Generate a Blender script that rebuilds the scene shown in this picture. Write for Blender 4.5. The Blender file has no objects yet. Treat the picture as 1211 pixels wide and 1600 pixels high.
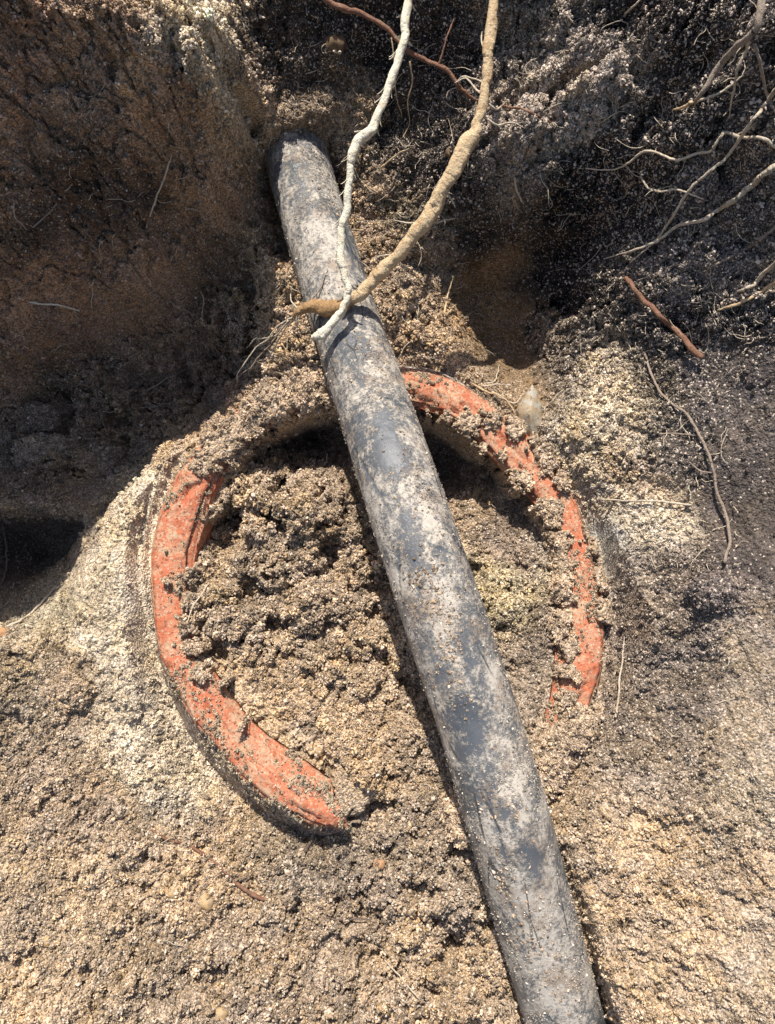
import bpy, bmesh, math, random
import numpy as np
from mathutils import Vector

random.seed(7)
rng = np.random.default_rng(11)
sc = bpy.context.scene
COL = sc.collection

# ------------------------------------------------------------------ camera, light
PITCH = math.radians(50.0)
FWD = np.array([0, math.cos(PITCH), -math.sin(PITCH)])
UP = np.array([0, math.sin(PITCH), math.cos(PITCH)])
RIGHT = np.array([1.0, 0, 0])
CAM = np.array([0.0, -0.40, 0.50])
cd = bpy.data.cameras.new('camera')
cam = bpy.data.objects.new('camera', cd)
COL.objects.link(cam)
cam.location = CAM
cam.rotation_euler = (math.pi / 2 - PITCH, 0, 0)
cd.sensor_fit = 'VERTICAL'
cd.angle_y = 2 * math.atan(800 / 1202)
cd.clip_start = 0.02
cd.clip_end = 100
sc.camera = cam

# direction the sunlight travels, in camera-aligned axes, turned to world
SUNC = np.array([0.10, -0.74, -0.66])
SUNC /= np.linalg.norm(SUNC)
SUNW = SUNC[0] * RIGHT + SUNC[1] * UP - SUNC[2] * FWD
world = bpy.data.worlds.new('World')
sc.world = world
world.use_nodes = True
wn = world.node_tree.nodes
wl = world.node_tree.links
sky = wn.new('ShaderNodeTexSky')
sky.sky_type = 'NISHITA'
sky.sun_disc = False
toSun = -SUNW
sky.sun_elevation = math.asin(toSun[2])
sky.sun_rotation = math.atan2(toSun[0], toSun[1])
sky.dust_density = 2.0
wl.new(sky.outputs[0], wn['Background'].inputs[0])
wn['Background'].inputs[1].default_value = 0.105
sd = bpy.data.lights.new('sun', 'SUN')
sun = bpy.data.objects.new('sun', sd)
COL.objects.link(sun)
sd.energy = 5.0
sd.angle = math.radians(0.5)
sd.color = (1.0, 0.935, 0.83)
sun.rotation_euler = Vector(SUNW).to_track_quat('-Z', 'Y').to_euler()
sun.location = (0, 0, 3)
sc.view_settings.view_transform = 'Standard'
sc.view_settings.look = 'None'
sc.view_settings.exposure = 0.50
sc.view_settings.gamma = 1
sc.view_settings.use_curve_mapping = False

F = 1202.0
def cpt(px, py, D):
    """photograph point at distance D -> (u, v, w) on the pit axes"""
    return np.array([(px - 605.5) / F * D, (800 - py) / F * D, -D])
def W(p):
    p = np.asarray(p, float)
    return CAM + p[..., 0:1] * RIGHT + p[..., 1:2] * UP - p[..., 2:3] * FWD

# ------------------------------------------------------------------ noise
def _h(ix, iy, s):
    n = (ix.astype(np.int64) * 374761393 + iy.astype(np.int64) * 668265263 + s * 1442695041) & 0xffffffff
    n = ((n ^ (n >> 13)) * 1274126177) & 0xffffffff
    n = ((n ^ (n >> 16)) * 2246822519) & 0xffffffff
    return ((n ^ (n >> 15)) & 0xffffff) / float(0xffffff)
def vnoise(x, y, s=0):
    ix = np.floor(x); iy = np.floor(y)
    fx = x - ix; fy = y - iy
    fx = fx * fx * (3 - 2 * fx); fy = fy * fy * (3 - 2 * fy)
    a = _h(ix, iy, s); b = _h(ix + 1, iy, s); c = _h(ix, iy + 1, s); d = _h(ix + 1, iy + 1, s)
    return (a * (1 - fx) + b * fx) * (1 - fy) + (c * (1 - fx) + d * fx) * fy
def fbm(x, y, s=0, o=4, g=0.5):
    t = 0; a = 1; n = 0
    for k in range(o):
        t = t + a * (vnoise(x, y, s + k * 17) - 0.5); n += a
        a *= g; x = x * 2.03 + 5.1; y = y * 2.03 + 3.7
    return t / n * 2
def balls(x, y, s=0):
    """packed round lumps: height 0..1 and a value per lump"""
    ix = np.floor(x); iy = np.floor(y)
    best = np.zeros_like(x); idv = np.zeros_like(x)
    for dx in (-1, 0, 1):
        for dy in (-1, 0, 1):
            cx = ix + dx; cy = iy + dy
            qx = cx + 0.1 + 0.8 * _h(cx, cy, s); qy = cy + 0.1 + 0.8 * _h(cx, cy, s + 1)
            r = 0.45 + 0.5 * _h(cx, cy, s + 2)
            d2 = ((x - qx) ** 2 + (y - qy) ** 2) / (r * r)
            hh = np.sqrt(np.maximum(0, 1 - d2)) * r
            m = hh > best
            best = np.where(m, hh, best)
            idv = np.where(m, _h(cx, cy, s + 3), idv)
    return best, idv
def sstep(a, b, x):
    t = np.clip((x - a) / (b - a), 0, 1)
    return t * t * (3 - 2 * t)

# ------------------------------------------------------------------ base shape of the pit
ctrl = [
 # floor, near edge
 (-150,1750,.53),(200,1750,.53),(600,1750,.555),(950,1750,.53),(1350,1750,.49),
 (0,1600,.555),(300,1600,.56),(600,1600,.57),(780,1600,.58),(960,1600,.535),(1211,1600,.50),
 (0,1450,.575),(300,1450,.585),(600,1450,.59),(730,1450,.59),(930,1450,.548),(1100,1400,.535),(1211,1400,.52),
 (0,1300,.60),(180,1300,.605),(300,1330,.605),(480,1340,.62),(620,1300,.60),(690,1300,.60),(890,1300,.56),(1000,1250,.565),(1211,1200,.53),
 (0,1150,.625),(120,1150,.625),(210,1180,.625),(300,1260,.62),(0,1010,.64),(100,1000,.645),(190,1060,.635),
 (200,900,.64),(140,880,.655),(110,930,.66),(230,780,.655),(170,800,.675),(215,735,.69),(330,672,.69),(390,622,.70),
 # shaded hollow on the left
 (0,900,.76),(60,850,.79),(110,830,.76),(0,765,.705),(100,762,.71),(0,735,.73),(90,730,.735),(150,750,.745),(200,705,.79),(320,630,.80),(0,690,.74),(60,700,.73),(200,620,.79),(330,560,.79),(400,560,.77),
 (0,560,.72),(200,500,.73),(350,480,.74),(100,400,.645),(250,350,.65),(370,380,.72),(100,200,.56),(250,200,.58),(330,230,.625),(400,260,.715),(100,20,.505),(0,0,.49),
 (300,70,.528),(240,70,.528),(265,10,.555),(300,0,.575),(330,110,.560),(300,125,.575),(350,60,.580),(385,150,.64),(405,60,.665),(430,150,.70),(350,-30,.62),(250,-40,.565),(-200,300,.55),(-200,700,.66),(-200,1000,.62),(-200,1400,.56),
 # round the end of the black pipe
 (460,190,.725),(500,90,.685),(450,50,.675),(450,-50,.635),(540,200,.72),(560,300,.74),(600,360,.735),(600,200,.715),(640,450,.73),(680,520,.715),(610,540,.725),(470,120,.69),
 (432,430,.715),(450,540,.70),(470,600,.70),(400,420,.74),
 (520,-60,.63),(620,0,.655),(620,-90,.61),(750,0,.62),(750,150,.66),(760,-90,.585),(680,280,.70),(900,0,.588),(900,60,.590),(900,150,.595),(900,220,.612),(900,-100,.565),(820,250,.635),(1000,300,.60),(1200,0,.47),(1211,250,.51),
 (950,420,.655),(1211,480,.55),(1100,560,.59),(1211,700,.56),(1211,900,.55),(1120,800,.585),(1080,1000,.58),(1211,1050,.545),(960,560,.65),(950,700,.63),(1020,820,.60),(1000,980,.595),(880,620,.675),(960,1120,.595),
 (740,590,.705),(800,630,.69),(870,700,.665),
 # hollow
 (705,470,.77),(740,420,.77),(780,500,.80),(820,430,.77),(800,560,.775),(865,480,.715),(895,400,.70),(790,360,.71),(870,330,.67),
 # fill of the clay pipe
 (350,790,.685),(330,880,.67),(400,820,.675),(460,760,.68),(490,680,.80),(420,700,.76),(540,760,.70),(520,850,.67),(450,900,.655),(560,930,.665),(400,1000,.645),(480,1050,.64),(600,1050,.65),(640,1150,.625),(500,1150,.625),(560,1230,.60),(600,1250,.605),
 (690,720,.80),(740,740,.76),(650,690,.80),(760,810,.70),(820,800,.70),(760,900,.66),(840,920,.65),(790,1020,.635),(850,1060,.625),(840,1180,.60),(800,1120,.61),(890,1160,.59),(940,1210,.585),
]
P = np.array([cpt(*c) for c in ctrl])
extra = np.array([  # beyond the frame: the bank above, its unseen lip shaped to cast the shade at left, the ground behind it, the other sides of the pit
 (-.34,.30,-.40),(-.36,.335,-.31),(-.42,.33,-.29),(-.30,.36,-.385),(-.27,.40,-.40),(-.25,.41,-.445),(-.195,.42,-.52),(-.14,.42,-.61),(-.08,.46,-.615),(0,.46,-.615),(.08,.455,-.56),(.15,.455,-.505),(.3,.45,-.39),(.4,.4,-.34),
 (-.36,.39,-.31),(-.27,.47,-.43),(-.17,.47,-.60),(0,.55,-.67),(.15,.55,-.58),(-.15,.56,-.60),
 (-.5,.6,-.50),(-.2,.68,-.66),(0,.7,-.79),(.4,.65,-.58),(-.5,.9,-.76),(0,.95,-.98),(.5,.95,-.84),(.8,.6,-.48),(.75,.3,-.25),(.7,0,-.30),(.7,-.4,-.33),(-.7,.5,-.36),
 (-.62,.1,-.45),(-.65,-.3,-.45),(-.8,0,-.35),(-.5,-.55,-.48),(0,-.6,-.52),(.5,-.6,-.42),(.0,-.75,-.50),(.45,.15,-.47),(.45,-.15,-.47),(.9,.9,-.75),(-.9,.9,-.75),(.9,-.7,-.3),(-.9,-.7,-.35),(.9,.1,-.22),(-.9,.3,-.30)])
P = np.vstack([P, extra])
def tps_k(r2):
    return r2 * np.log(r2 + 1e-12) * 0.5
n = len(P)
d2 = ((P[:, None, :2] - P[None, :, :2]) ** 2).sum(-1)
A = np.zeros((n + 3, n + 3))
A[:n, :n] = tps_k(d2) + np.eye(n) * 2e-5
A[:n, n] = 1; A[:n, n + 1:] = P[:, :2]
A[n, :n] = 1; A[n + 1:, :n] = P[:, :2].T
sol = np.linalg.solve(A, np.concatenate([P[:, 2], [0, 0, 0]]))
def tps(u, v):
    out = np.full(u.shape, sol[n]) + sol[n + 1] * u + sol[n + 2] * v
    for i in range(n):
        out += sol[i] * tps_k((u - P[i, 0]) ** 2 + (v - P[i, 1]) ** 2)
    return out

STEP = 0.00085
def axis(lo, hi, lo2, hi2):
    mid = np.arange(lo, hi, STEP)
    left = lo - np.cumsum(STEP * 1.12 ** np.arange(1, 60)); left = left[left > lo2][::-1]
    right = mid[-1] + np.cumsum(STEP * 1.12 ** np.arange(1, 60)); right = right[right < hi2]
    return np.concatenate([left, mid, right])
ua = axis(-.385, .345, -.85, .85)
va = axis(-.375, .430, -.72, .88)
NU, NV = len(ua), len(va)
U, V = np.meshgrid(ua, va)
# coarse base, then upsampled
cu = np.linspace(ua[0], ua[-1], 420); cv = np.linspace(va[0], va[-1], 400)
CU, CV = np.meshgrid(cu, cv)
CW = tps(CU, CV)
def inside(poly, u, v):
    c = np.zeros(u.shape, bool)
    j = len(poly) - 1
    for i in range(len(poly)):
        xi, yi = poly[i]; xj, yj = poly[j]
        hit = ((yi > v) != (yj > v)) & (u < (xj - xi) * (v - yi) / (yj - yi + 1e-12) + xi)
        c ^= hit
        j = i
    return c
def blur(G, n_):
    for _ in range(n_):
        G = (np.roll(G, 1, 0) + np.roll(G, -1, 0) + 2 * G) / 4
        G = (np.roll(G, 1, 1) + np.roll(G, -1, 1) + 2 * G) / 4
    return G
# the drop behind the crest of sand at the left of the clay pipe
_D = np.maximum(-CW, .2)
_x = 605.5 + F * CU / _D; _y = 800 - F * CV / _D
_w = 7 * fbm(CU / .03, CV / .03, 5, 3)
hol = inside([(148,815),(205,742),(270,690),(340,640),(385,602),(402,560),(408,480),(402,410),(385,370),(300,400),(200,480),(0,560),(-90,560),(-90,770),(0,772),(90,775),(128,790)], _x + _w, _y + _w).astype(float)
low_ = inside([(-90,812),(0,812),(90,812),(135,818),(112,850),(85,885),(40,905),(-90,930)], _x, _y).astype(float)
led = inside([(-90,742),(0,744),(90,752),(150,768),(138,808),(90,810),(0,806),(-90,806)], _x, _y + _w * .4).astype(float)
CW = CW - .040 * blur(hol, 3) - .055 * blur(low_, 2) + .018 * blur(led, 2)
def up2(G, u, v):
    x = (u - cu[0]) / (cu[1] - cu[0]); y = (v - cv[0]) / (cv[1] - cv[0])
    x = np.clip(x, 0, len(cu) - 1.001); y = np.clip(y, 0, len(cv) - 1.001)
    i = x.astype(int); j = y.astype(int); fx = x - i; fy = y - j
    return (G[j, i] * (1 - fx) + G[j, i + 1] * fx) * (1 - fy) + (G[j + 1, i] * (1 - fx) + G[j + 1, i + 1] * fx) * fy
Wb = up2(CW, U, V)
DD = np.maximum(-Wb, .2)
PX = 605.5 + F * U / DD          # where each soil point of the survey lies in the photograph, to look up its soil type
PY = 800 - F * V / DD

# ------------------------------------------------------------------ soil types surveyed over the pit, some colours with sun or shade put in
# x, y, (colour), speckle share, big lumps, middling lumps, small lumps, crumb density
SAND = (.46, .328, .205); PALE = (.60, .485, .34); DARK = (.040, .031, .028); DGREY = (.135, .108, .092)
BROWN = (.36, .235, .150); RED = (.38, .235, .150); TANR = (.49, .355, .228); FILL = (.43, .315, .205)
soil = [
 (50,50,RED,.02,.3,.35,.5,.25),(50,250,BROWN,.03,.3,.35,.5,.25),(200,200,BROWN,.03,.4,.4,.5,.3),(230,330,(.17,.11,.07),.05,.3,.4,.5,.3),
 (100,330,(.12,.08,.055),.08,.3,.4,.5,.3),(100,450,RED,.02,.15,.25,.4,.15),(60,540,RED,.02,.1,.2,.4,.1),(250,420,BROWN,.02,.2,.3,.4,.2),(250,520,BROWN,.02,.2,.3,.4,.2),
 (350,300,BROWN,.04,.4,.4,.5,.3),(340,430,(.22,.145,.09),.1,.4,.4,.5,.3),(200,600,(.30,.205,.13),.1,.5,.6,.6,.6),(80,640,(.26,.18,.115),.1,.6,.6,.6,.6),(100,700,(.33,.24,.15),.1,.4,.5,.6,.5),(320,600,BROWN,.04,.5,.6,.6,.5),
 (60,770,(.32,.24,.17),.1,.2,.2,.4,.2),(50,860,(.15,.11,.075),.1,.3,.4,.5,.4),(130,850,(.30,.23,.16),.1,.3,.4,.5,.3),  # ledge lightened as if lit, shadow pocket below it darkened, in the colour
 (300,60,(.78,.65,.47),.1,.5,.9,1.,1.),(310,100,(.74,.61,.44),.1,.5,.9,1.,1.),(270,40,(.70,.57,.40),.1,.5,.9,1.,1.),(250,25,SAND,.1,.4,.8,1.,1.),(380,140,SAND,.1,.5,.9,1.,1.),(390,200,SAND,.1,.5,.9,1.,1.),(430,60,(.10,.07,.05),.2,.6,.8,.8,.8),(410,110,(.16,.11,.075),.2,.6,.8,.8,.8),(280,60,PALE,.1,.6,.9,1.,1.),(350,130,PALE,.1,.6,.9,1.,1.),(330,100,PALE,.1,.5,.8,1.,1.),(200,60,BROWN,.04,.4,.5,.6,.5),(280,160,BROWN,.04,.4,.5,.6,.5),  # pale clump at top left: sunlight put into its colour
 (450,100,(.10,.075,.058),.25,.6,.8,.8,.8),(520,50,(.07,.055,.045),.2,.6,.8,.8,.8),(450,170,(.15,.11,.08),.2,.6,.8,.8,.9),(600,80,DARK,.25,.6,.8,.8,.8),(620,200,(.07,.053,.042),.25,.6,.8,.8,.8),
 (540,190,SAND,.1,.4,.8,1.,1.),(560,300,SAND,.1,.6,1.,1.,1.),(590,370,SAND,.15,.6,1.,1.,1.),(620,330,(.2,.16,.11),.15,.6,1.,1.,1.),(650,400,FILL,.15,.6,1.,1.,1.),
 (430,440,SAND,.1,.5,1.,1.,1.),(430,540,SAND,.1,.5,1.,1.,1.),(640,480,SAND,.1,.6,1.,1.,1.),(680,540,SAND,.1,.6,.9,1.,1.),(450,600,SAND,.1,.5,1.,1.,1.),(710,580,SAND,.1,.3,.7,.9,.9),
 (700,100,DARK,.3,.6,.8,.9,.8),(700,250,(.06,.046,.038),.3,.6,.8,.9,.8),(800,100,(.18,.145,.12),.5,.8,1.,1.,1.),(850,60,(.20,.165,.13),.45,.8,1.,1.,1.),(930,110,(.42,.345,.28),.5,.8,1.,1.,1.),(880,170,(.46,.38,.30),.5,.8,1.,1.,1.),(800,220,(.40,.325,.255),.5,.8,1.,1.,1.),  # brighter clumps: the grazing sun on them is put into the colour
 (960,60,DARK,.35,.8,.9,1.,1.),(1060,60,DARK,.3,.8,.9,1.,.8),(1050,180,(.055,.045,.042),.45,.9,1.,1.,1.),(1150,120,(.12,.098,.088),.45,.8,1.,1.,1.),(930,260,DARK,.35,.9,.9,1.,.8),(1000,330,(.045,.037,.036),.42,.8,1.,1.,1.),(1150,300,(.16,.13,.115),.45,.7,1.,1.,1.),  # lighter entries raised in colour to look sunlit
 (890,340,(.025,.02,.018),.2,.8,.9,.9,.8),(900,450,(.025,.02,.018),.2,.8,.9,.9,.8),(1050,430,(.17,.14,.12),.48,.7,.9,1.,1.),(1160,430,(.2,.165,.145),.5,.6,.9,1.,1.),(1050,520,(.05,.042,.04),.4,.6,.8,1.,.9),(1180,520,(.05,.042,.04),.4,.5,.7,.9,.7),(880,540,(.2,.155,.11),.3,.6,.9,1.,1.),  # near-black crevices are painted shade; lighter clumps have sun painted in
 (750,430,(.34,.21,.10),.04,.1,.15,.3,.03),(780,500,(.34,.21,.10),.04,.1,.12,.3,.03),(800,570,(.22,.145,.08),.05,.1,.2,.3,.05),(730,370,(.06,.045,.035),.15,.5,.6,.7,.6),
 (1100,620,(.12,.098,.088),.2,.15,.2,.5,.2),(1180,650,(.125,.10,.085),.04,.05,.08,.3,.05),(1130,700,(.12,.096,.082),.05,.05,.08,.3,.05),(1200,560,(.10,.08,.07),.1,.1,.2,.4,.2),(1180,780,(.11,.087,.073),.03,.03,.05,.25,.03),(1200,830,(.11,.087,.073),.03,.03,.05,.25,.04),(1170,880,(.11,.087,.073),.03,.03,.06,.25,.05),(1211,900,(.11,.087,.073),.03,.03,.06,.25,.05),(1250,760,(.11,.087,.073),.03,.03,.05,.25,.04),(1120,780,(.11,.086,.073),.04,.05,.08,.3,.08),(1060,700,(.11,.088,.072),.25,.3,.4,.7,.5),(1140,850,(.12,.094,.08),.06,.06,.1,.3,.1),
 (1190,985,(.26,.20,.15),.06,.03,.08,.3,.08),(1140,1000,(.30,.235,.17),.06,.05,.1,.35,.12),(1190,1040,(.32,.245,.175),.06,.03,.08,.3,.08),(1170,1120,(.34,.26,.18),.08,.05,.1,.35,.12),(1080,1000,(.19,.147,.115),.25,.2,.4,.8,.6),(1150,930,(.17,.13,.11),.25,.3,.4,.8,.5),
 (920,600,PALE,.15,.5,.9,1.,1.),(950,650,PALE,.15,.5,1.,1.,1.),(900,690,PALE,.15,.4,1.,1.,1.),(980,740,SAND,.2,.4,.9,1.,1.),(1000,830,PALE,.1,.2,.4,.8,.5),(940,770,PALE,.1,.3,.7,1.,.8),(1030,620,(.12,.095,.07),.3,.4,.6,.9,.8),(1040,900,(.17,.13,.10),.2,.3,.5,.9,.7),(935,860,(.40,.37,.32),.1,.05,.1,.5,.15),(985,900,(.27,.21,.155),.2,.2,.5,.9,.7),
 (1000,960,(.22,.168,.128),.25,.2,.5,.9,.8),(1030,1100,(.22,.168,.124),.2,.2,.4,.9,.7),(950,1100,(.25,.19,.138),.2,.2,.5,.9,.9),(900,1000,(.27,.205,.15),.2,.2,.4,.9,.7),
 (400,850,FILL,.1,1.,1.,1.,1.),(450,750,FILL,.1,1.,1.,1.,1.),(520,900,FILL,.1,1.,1.,1.,1.),(450,1000,FILL,.1,.9,1.,1.,1.),(560,1050,FILL,.1,.8,1.,1.,1.),(480,680,(.17,.12,.08),.1,.5,.7,.8,.6),(690,720,(.15,.1,.065),.1,.3,.5,.7,.5),(740,790,FILL,.1,.6,.9,1.,1.),(800,850,(.29,.215,.155),.1,.4,.6,.9,.8),(780,920,(.5,.40,.24),.1,.7,1.,1.,1.),(800,1050,(.31,.235,.165),.15,.3,.5,.9,.9),(640,1000,FILL,.1,.8,1.,1.,1.),(350,1000,FILL,.1,.8,1.,1.,1.),(560,1180,SAND,.1,.5,.8,1.,1.),(420,1090,SAND,.1,.3,.6,1.,1.),  # the two dark cavities have the overhang's shadow put into the colour
 (200,800,PALE,.05,.1,.35,.8,.6),(170,900,PALE,.05,.1,.35,.8,.6),(330,680,SAND,.05,.1,.35,.8,.6),(150,1000,PALE,.08,.15,.4,.8,.6),(200,1080,PALE,.05,.25,.5,.9,.8),(260,1180,PALE,.08,.3,.6,1.,.9),(100,950,(.40,.33,.22),.05,.2,.4,.8,.7),
 (50,1050,(.36,.275,.18),.1,.35,.6,.9,.9),(110,1070,(.35,.26,.17),.1,.4,.6,.9,.9),(60,1200,(.38,.28,.185),.15,.35,.6,1.,1.),(150,1250,(.39,.285,.19),.1,.3,.6,1.,1.),(300,1350,SAND,.1,.3,.55,1.,1.),(100,1400,(.43,.32,.21),.1,.3,.5,1.,1.),(50,1550,TANR,.1,.35,.5,.9,.9),(200,1550,(.40,.295,.195),.15,.4,.6,1.,1.),(400,1500,(.38,.28,.19),.15,.4,.7,1.,1.),(550,1400,(.36,.265,.18),.15,.5,.8,1.,1.),(650,1300,(.34,.255,.175),.15,.5,.8,1.,1.),(650,1500,SAND,.15,.5,.8,1.,1.),(700,1400,(.36,.27,.185),.15,.5,.8,1.,1.),(500,1330,(.3,.23,.16),.1,.4,.7,1.,1.),
 (900,1250,(.38,.28,.185),.2,.4,.7,1.,1.),(1000,1190,(.29,.22,.155),.2,.3,.7,.9,.8),(1000,1320,TANR,.15,.2,.5,.9,.8),(950,1450,TANR,.1,.2,.5,.9,.8),(1050,1500,TANR,.1,.15,.4,.8,.7),(1150,1400,TANR,.15,.2,.35,.7,.5),(1180,1250,(.38,.30,.21),.15,.1,.3,.7,.5),(1180,1550,(.44,.335,.23),.1,.2,.3,.6,.4),(900,1580,TANR,.1,.2,.5,.9,.8),
]
S = np.array([[a[0], a[1], *a[2], *a[3:]] for a in soil])
wx = PX[::2, ::2] if False else None
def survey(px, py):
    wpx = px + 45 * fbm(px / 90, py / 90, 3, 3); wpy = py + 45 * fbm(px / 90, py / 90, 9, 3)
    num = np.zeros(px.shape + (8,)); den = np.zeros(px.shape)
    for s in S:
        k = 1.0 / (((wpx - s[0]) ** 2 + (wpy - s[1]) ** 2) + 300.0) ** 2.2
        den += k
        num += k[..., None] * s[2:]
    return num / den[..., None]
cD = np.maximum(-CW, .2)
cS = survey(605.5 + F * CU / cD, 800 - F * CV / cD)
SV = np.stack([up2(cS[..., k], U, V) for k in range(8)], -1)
pl = sstep(330, 250, PX) * sstep(700, 760, PY) * sstep(1150, 1000, PY) * (PX > 105)
SV[..., 5] *= 1 - .45 * pl; SV[..., 6] *= 1 - .4 * pl; SV[..., 7] *= 1 - .55 * pl
lw = sstep(470, 400, PX) * sstep(900, 780, PY)            # the left bank is rougher than the cut right one
SV[..., 4] += .45 * lw; SV[..., 5] += .35 * lw; SV[..., 6] += .2 * lw; SV[..., 7] += .1 * lw
fl = sstep(1150, 1300, PY); SV[..., 5] *= 1 + .35 * fl; SV[..., 4] *= 1 + .4 * fl
rw_ = sstep(700, 760, PX) * sstep(620, 540, PY) * (SV[..., 5] > .4); SV[..., 4] *= 1 + .5 * rw_
A_big, A_mid, A_sml, DENS = SV[..., 4], SV[..., 5], SV[..., 6], SV[..., 7] * (.30 + .70 * sstep(-.22, .12, fbm(U / .03, V / .03, 93, 4)))

COLR0 = SV[..., 0]
# ------------------------------------------------------------------ lumpy relief
n1 = fbm(U / .012, V / .012, 21, 4); n2 = fbm(U / .012, V / .012, 31, 4)
wu = U + .005 * n1; wv = V + .005 * n2
m1 = fbm(U / .004, V / .004, 23, 3); m2 = fbm(U / .004, V / .004, 33, 3)
b1, i1 = balls(wu / .024, wv / .024, 101)
b2, i2 = balls((wu + .0014 * m1) / .0115, (wv + .0014 * m2) / .0115, 202)
b3, i3 = balls((wu + .0014 * m1) / .0052, (wv + .0014 * m2) / .0052, 303)
b4, i4 = balls((U + .0009 * m1) / .0026, (V + .0009 * m2) / .0026, 404)
low = fbm(U / .07, V / .07, 55, 4)
g1 = fbm(wu / .024, wv / .024, 77, 4); g2 = fbm(wu / .0095, wv / .0095, 79, 4)
gap = sstep(.10, .42, g1)
crease = sstep(.09, .0, np.abs(g1 + .12)); crease2 = sstep(.12, .0, np.abs(g2))
vary = .35 + 1.1 * sstep(-.25, .3, fbm(U / .035, V / .035, 91, 3))       # some patches fine, some cloddy
big2 = np.maximum(A_big - .35, 0) / .65
REL = (A_big * (b1 * (.3 + i1) * .026 - .006) + vary * A_mid * (b2 * (.2 + i2) * .0085 - .003) + vary * A_sml * (b3 * (.3 + i3) * .0030 - .001) + A_sml * (b4 * (.3 + i4) * .0012)
       + low * .007 * (.4 + A_big) - gap * .010 * A_mid * (.25 + 2.4 * big2) - crease * .008 * (A_mid * .4 + 2.2 * big2) - crease2 * .0035 * A_mid * vary * (1 + .8 * big2))
pit = sstep(.16, .42, fbm(wu / .011, wv / .011, 95, 4, .6)) * (.4 + .6 * sstep(-.1, .2, fbm(U / .05, V / .05, 97, 2)))
REL -= pit * .0065 * np.clip(A_mid * 1.2, 0, 1) * sstep(.15, .3, A_mid) * (COLR0 > .2)
cutm = sstep(1020, 1110, PX) * sstep(540, 620, PY)      # spade marks down the smooth right face
REL += cutm * (.0028 * fbm((U + .25 * V) / .011, V / .12, 98, 3) + .0014 * sstep(.1, .3, fbm((U + .22 * V) / .0045, V / .09, 99, 3)))
REL += fbm(U / .0045, V / .0045, 88, 4, .7) * .0021 * (.35 + A_sml)
Wt = Wb + REL

# ------------------------------------------------------------------ clay pipe rim: stations (outer, inner), photograph points on the plane of the rim
def ringD(px, py):
    return .645 + (900 - py) * .000150 - (px - 600) * .00002
stations = [((556,1306),(526,1226)),((504,1299),(476,1192)),((450,1276),(428,1158)),((398,1240),(384,1120)),((338,1180),(342,1064)),((283,1105),(312,1018)),((249,1033),(302,975)),((236,960),(300,930)),
 ((231,880),(303,870)),((245,800),(320,800)),((270,745),(347,737)),((312,690),(386,690)),((370,635),(432,655)),((450,592),(490,636)),((540,572),(560,634)),((622,570),(630,634)),((700,588),(690,650)),
 ((780,636),(744,690)),((840,690),(790,740)),((895,765),(845,800)),((925,850),(872,865)),((944,940),(872,940)),((948,1020),(868,1030)),((930,1100),(856,1110)),((890,1190),(820,1180)),((830,1260),(760,1225)),((760,1310),(710,1265))]
def catmull(pts, m):
    pts = np.array(pts, float)
    pp = np.vstack([2 * pts[0] - pts[1], pts, 2 * pts[-1] - pts[-2]])
    t = np.linspace(0, len(pts) - 1.0001, m); i = t.astype(int); f = (t - i)[:, None]
    a, b, c, d = pp[i], pp[i + 1], pp[i + 2], pp[i + 3]
    return .5 * ((2 * b) + (c - a) * f + (2 * a - 5 * b + 4 * c - d) * f ** 2 + (3 * b - a - 3 * c + d) * f ** 3)
NR = 620
ro = catmull([s[0] for s in stations], NR); ri = catmull([s[1] for s in stations], NR)
RO = np.array([cpt(x, y, ringD(x, y)) for x, y in ro]); RI = np.array([cpt(x, y, ringD(x, y)) for x, y in ri])
RC = (RO + RI) / 2
RT = np.linalg.norm(RO - RI, axis=1)
# cover: where soil lies on the rim
cover_blobs = [(652,668,16),(668,650,10),(748,700,16),(800,778,14),(832,822,18),(845,792,12),(322,722,24),(350,690,38),(385,665,36),(430,632,42),(480,612,48),(520,600,40),(690,662,20),(730,660,22),(765,655,20),(720,690,30),(800,668,24),(838,700,20),(812,752,20),(780,715,12),(860,800,22),
 (868,840,20),(872,880,22),(880,918,22),(935,860,22),(942,900,20),(880,965,17),(888,1010,18),(890,1050,20),(885,1095,16),(940,1135,28),(895,1140,38),(860,1150,24),(850,1200,60),(790,1240,60),(730,1280,60),
 (306,900,10),(300,935,17),(282,920,9),(296,968,14),(300,1010,16),(318,1045,13),(345,1066,9),(262,905,8),(385,1128,7),(868,862,24),(872,905,20),(866,985,15),(950,950,22),(956,900,24),(850,722,18),(872,752,14),(908,835,12),(268,862,7)]
cpx = 605.5 + F * CU / cD; cpy = 800 - F * CV / cD
# distance to rim centre line on the coarse grid
best = np.full(CU.shape, 9.0); bi = np.zeros(CU.shape, int)
for k in range(0, NR, 2):
    d = (CU - RC[k, 0]) ** 2 + (CV - RC[k, 1]) ** 2
    m = d < best
    best[m] = d[m]; bi[m] = k
band_c = np.sqrt(best) / (RT[bi] / 2)          # 1 at the rim's edges
rw_c = RC[bi, 2]
band = up2(band_c, U, V); rw = up2(rw_c, U, V)
rpx = 605.5 + F * U / (-rw); rpy = 800 - F * V / (-rw)   # photograph point at rim height
jx = rpx + 20 * fbm(U / .009, V / .009, 401, 4, .65); jy = rpy + 20 * fbm(U / .009, V / .009, 402, 4, .65)
cov = np.zeros_like(U)
near = band < 2.2
CEN2 = RC[::20].mean(0)
kk_c = bi.astype(float)
out_c = (np.hypot(CU - CEN2[0], CV - CEN2[1]) > np.hypot(RC[bi, 0] - CEN2[0], RC[bi, 1] - CEN2[1])).astype(float)
tr_c = out_c * sstep(-5, 15, kk_c) * sstep(185, 125, kk_c)
trench = up2(blur(tr_c, 1), U, V) * sstep(2.15, 1.55, band) * sstep(.75, .95, band)
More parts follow.
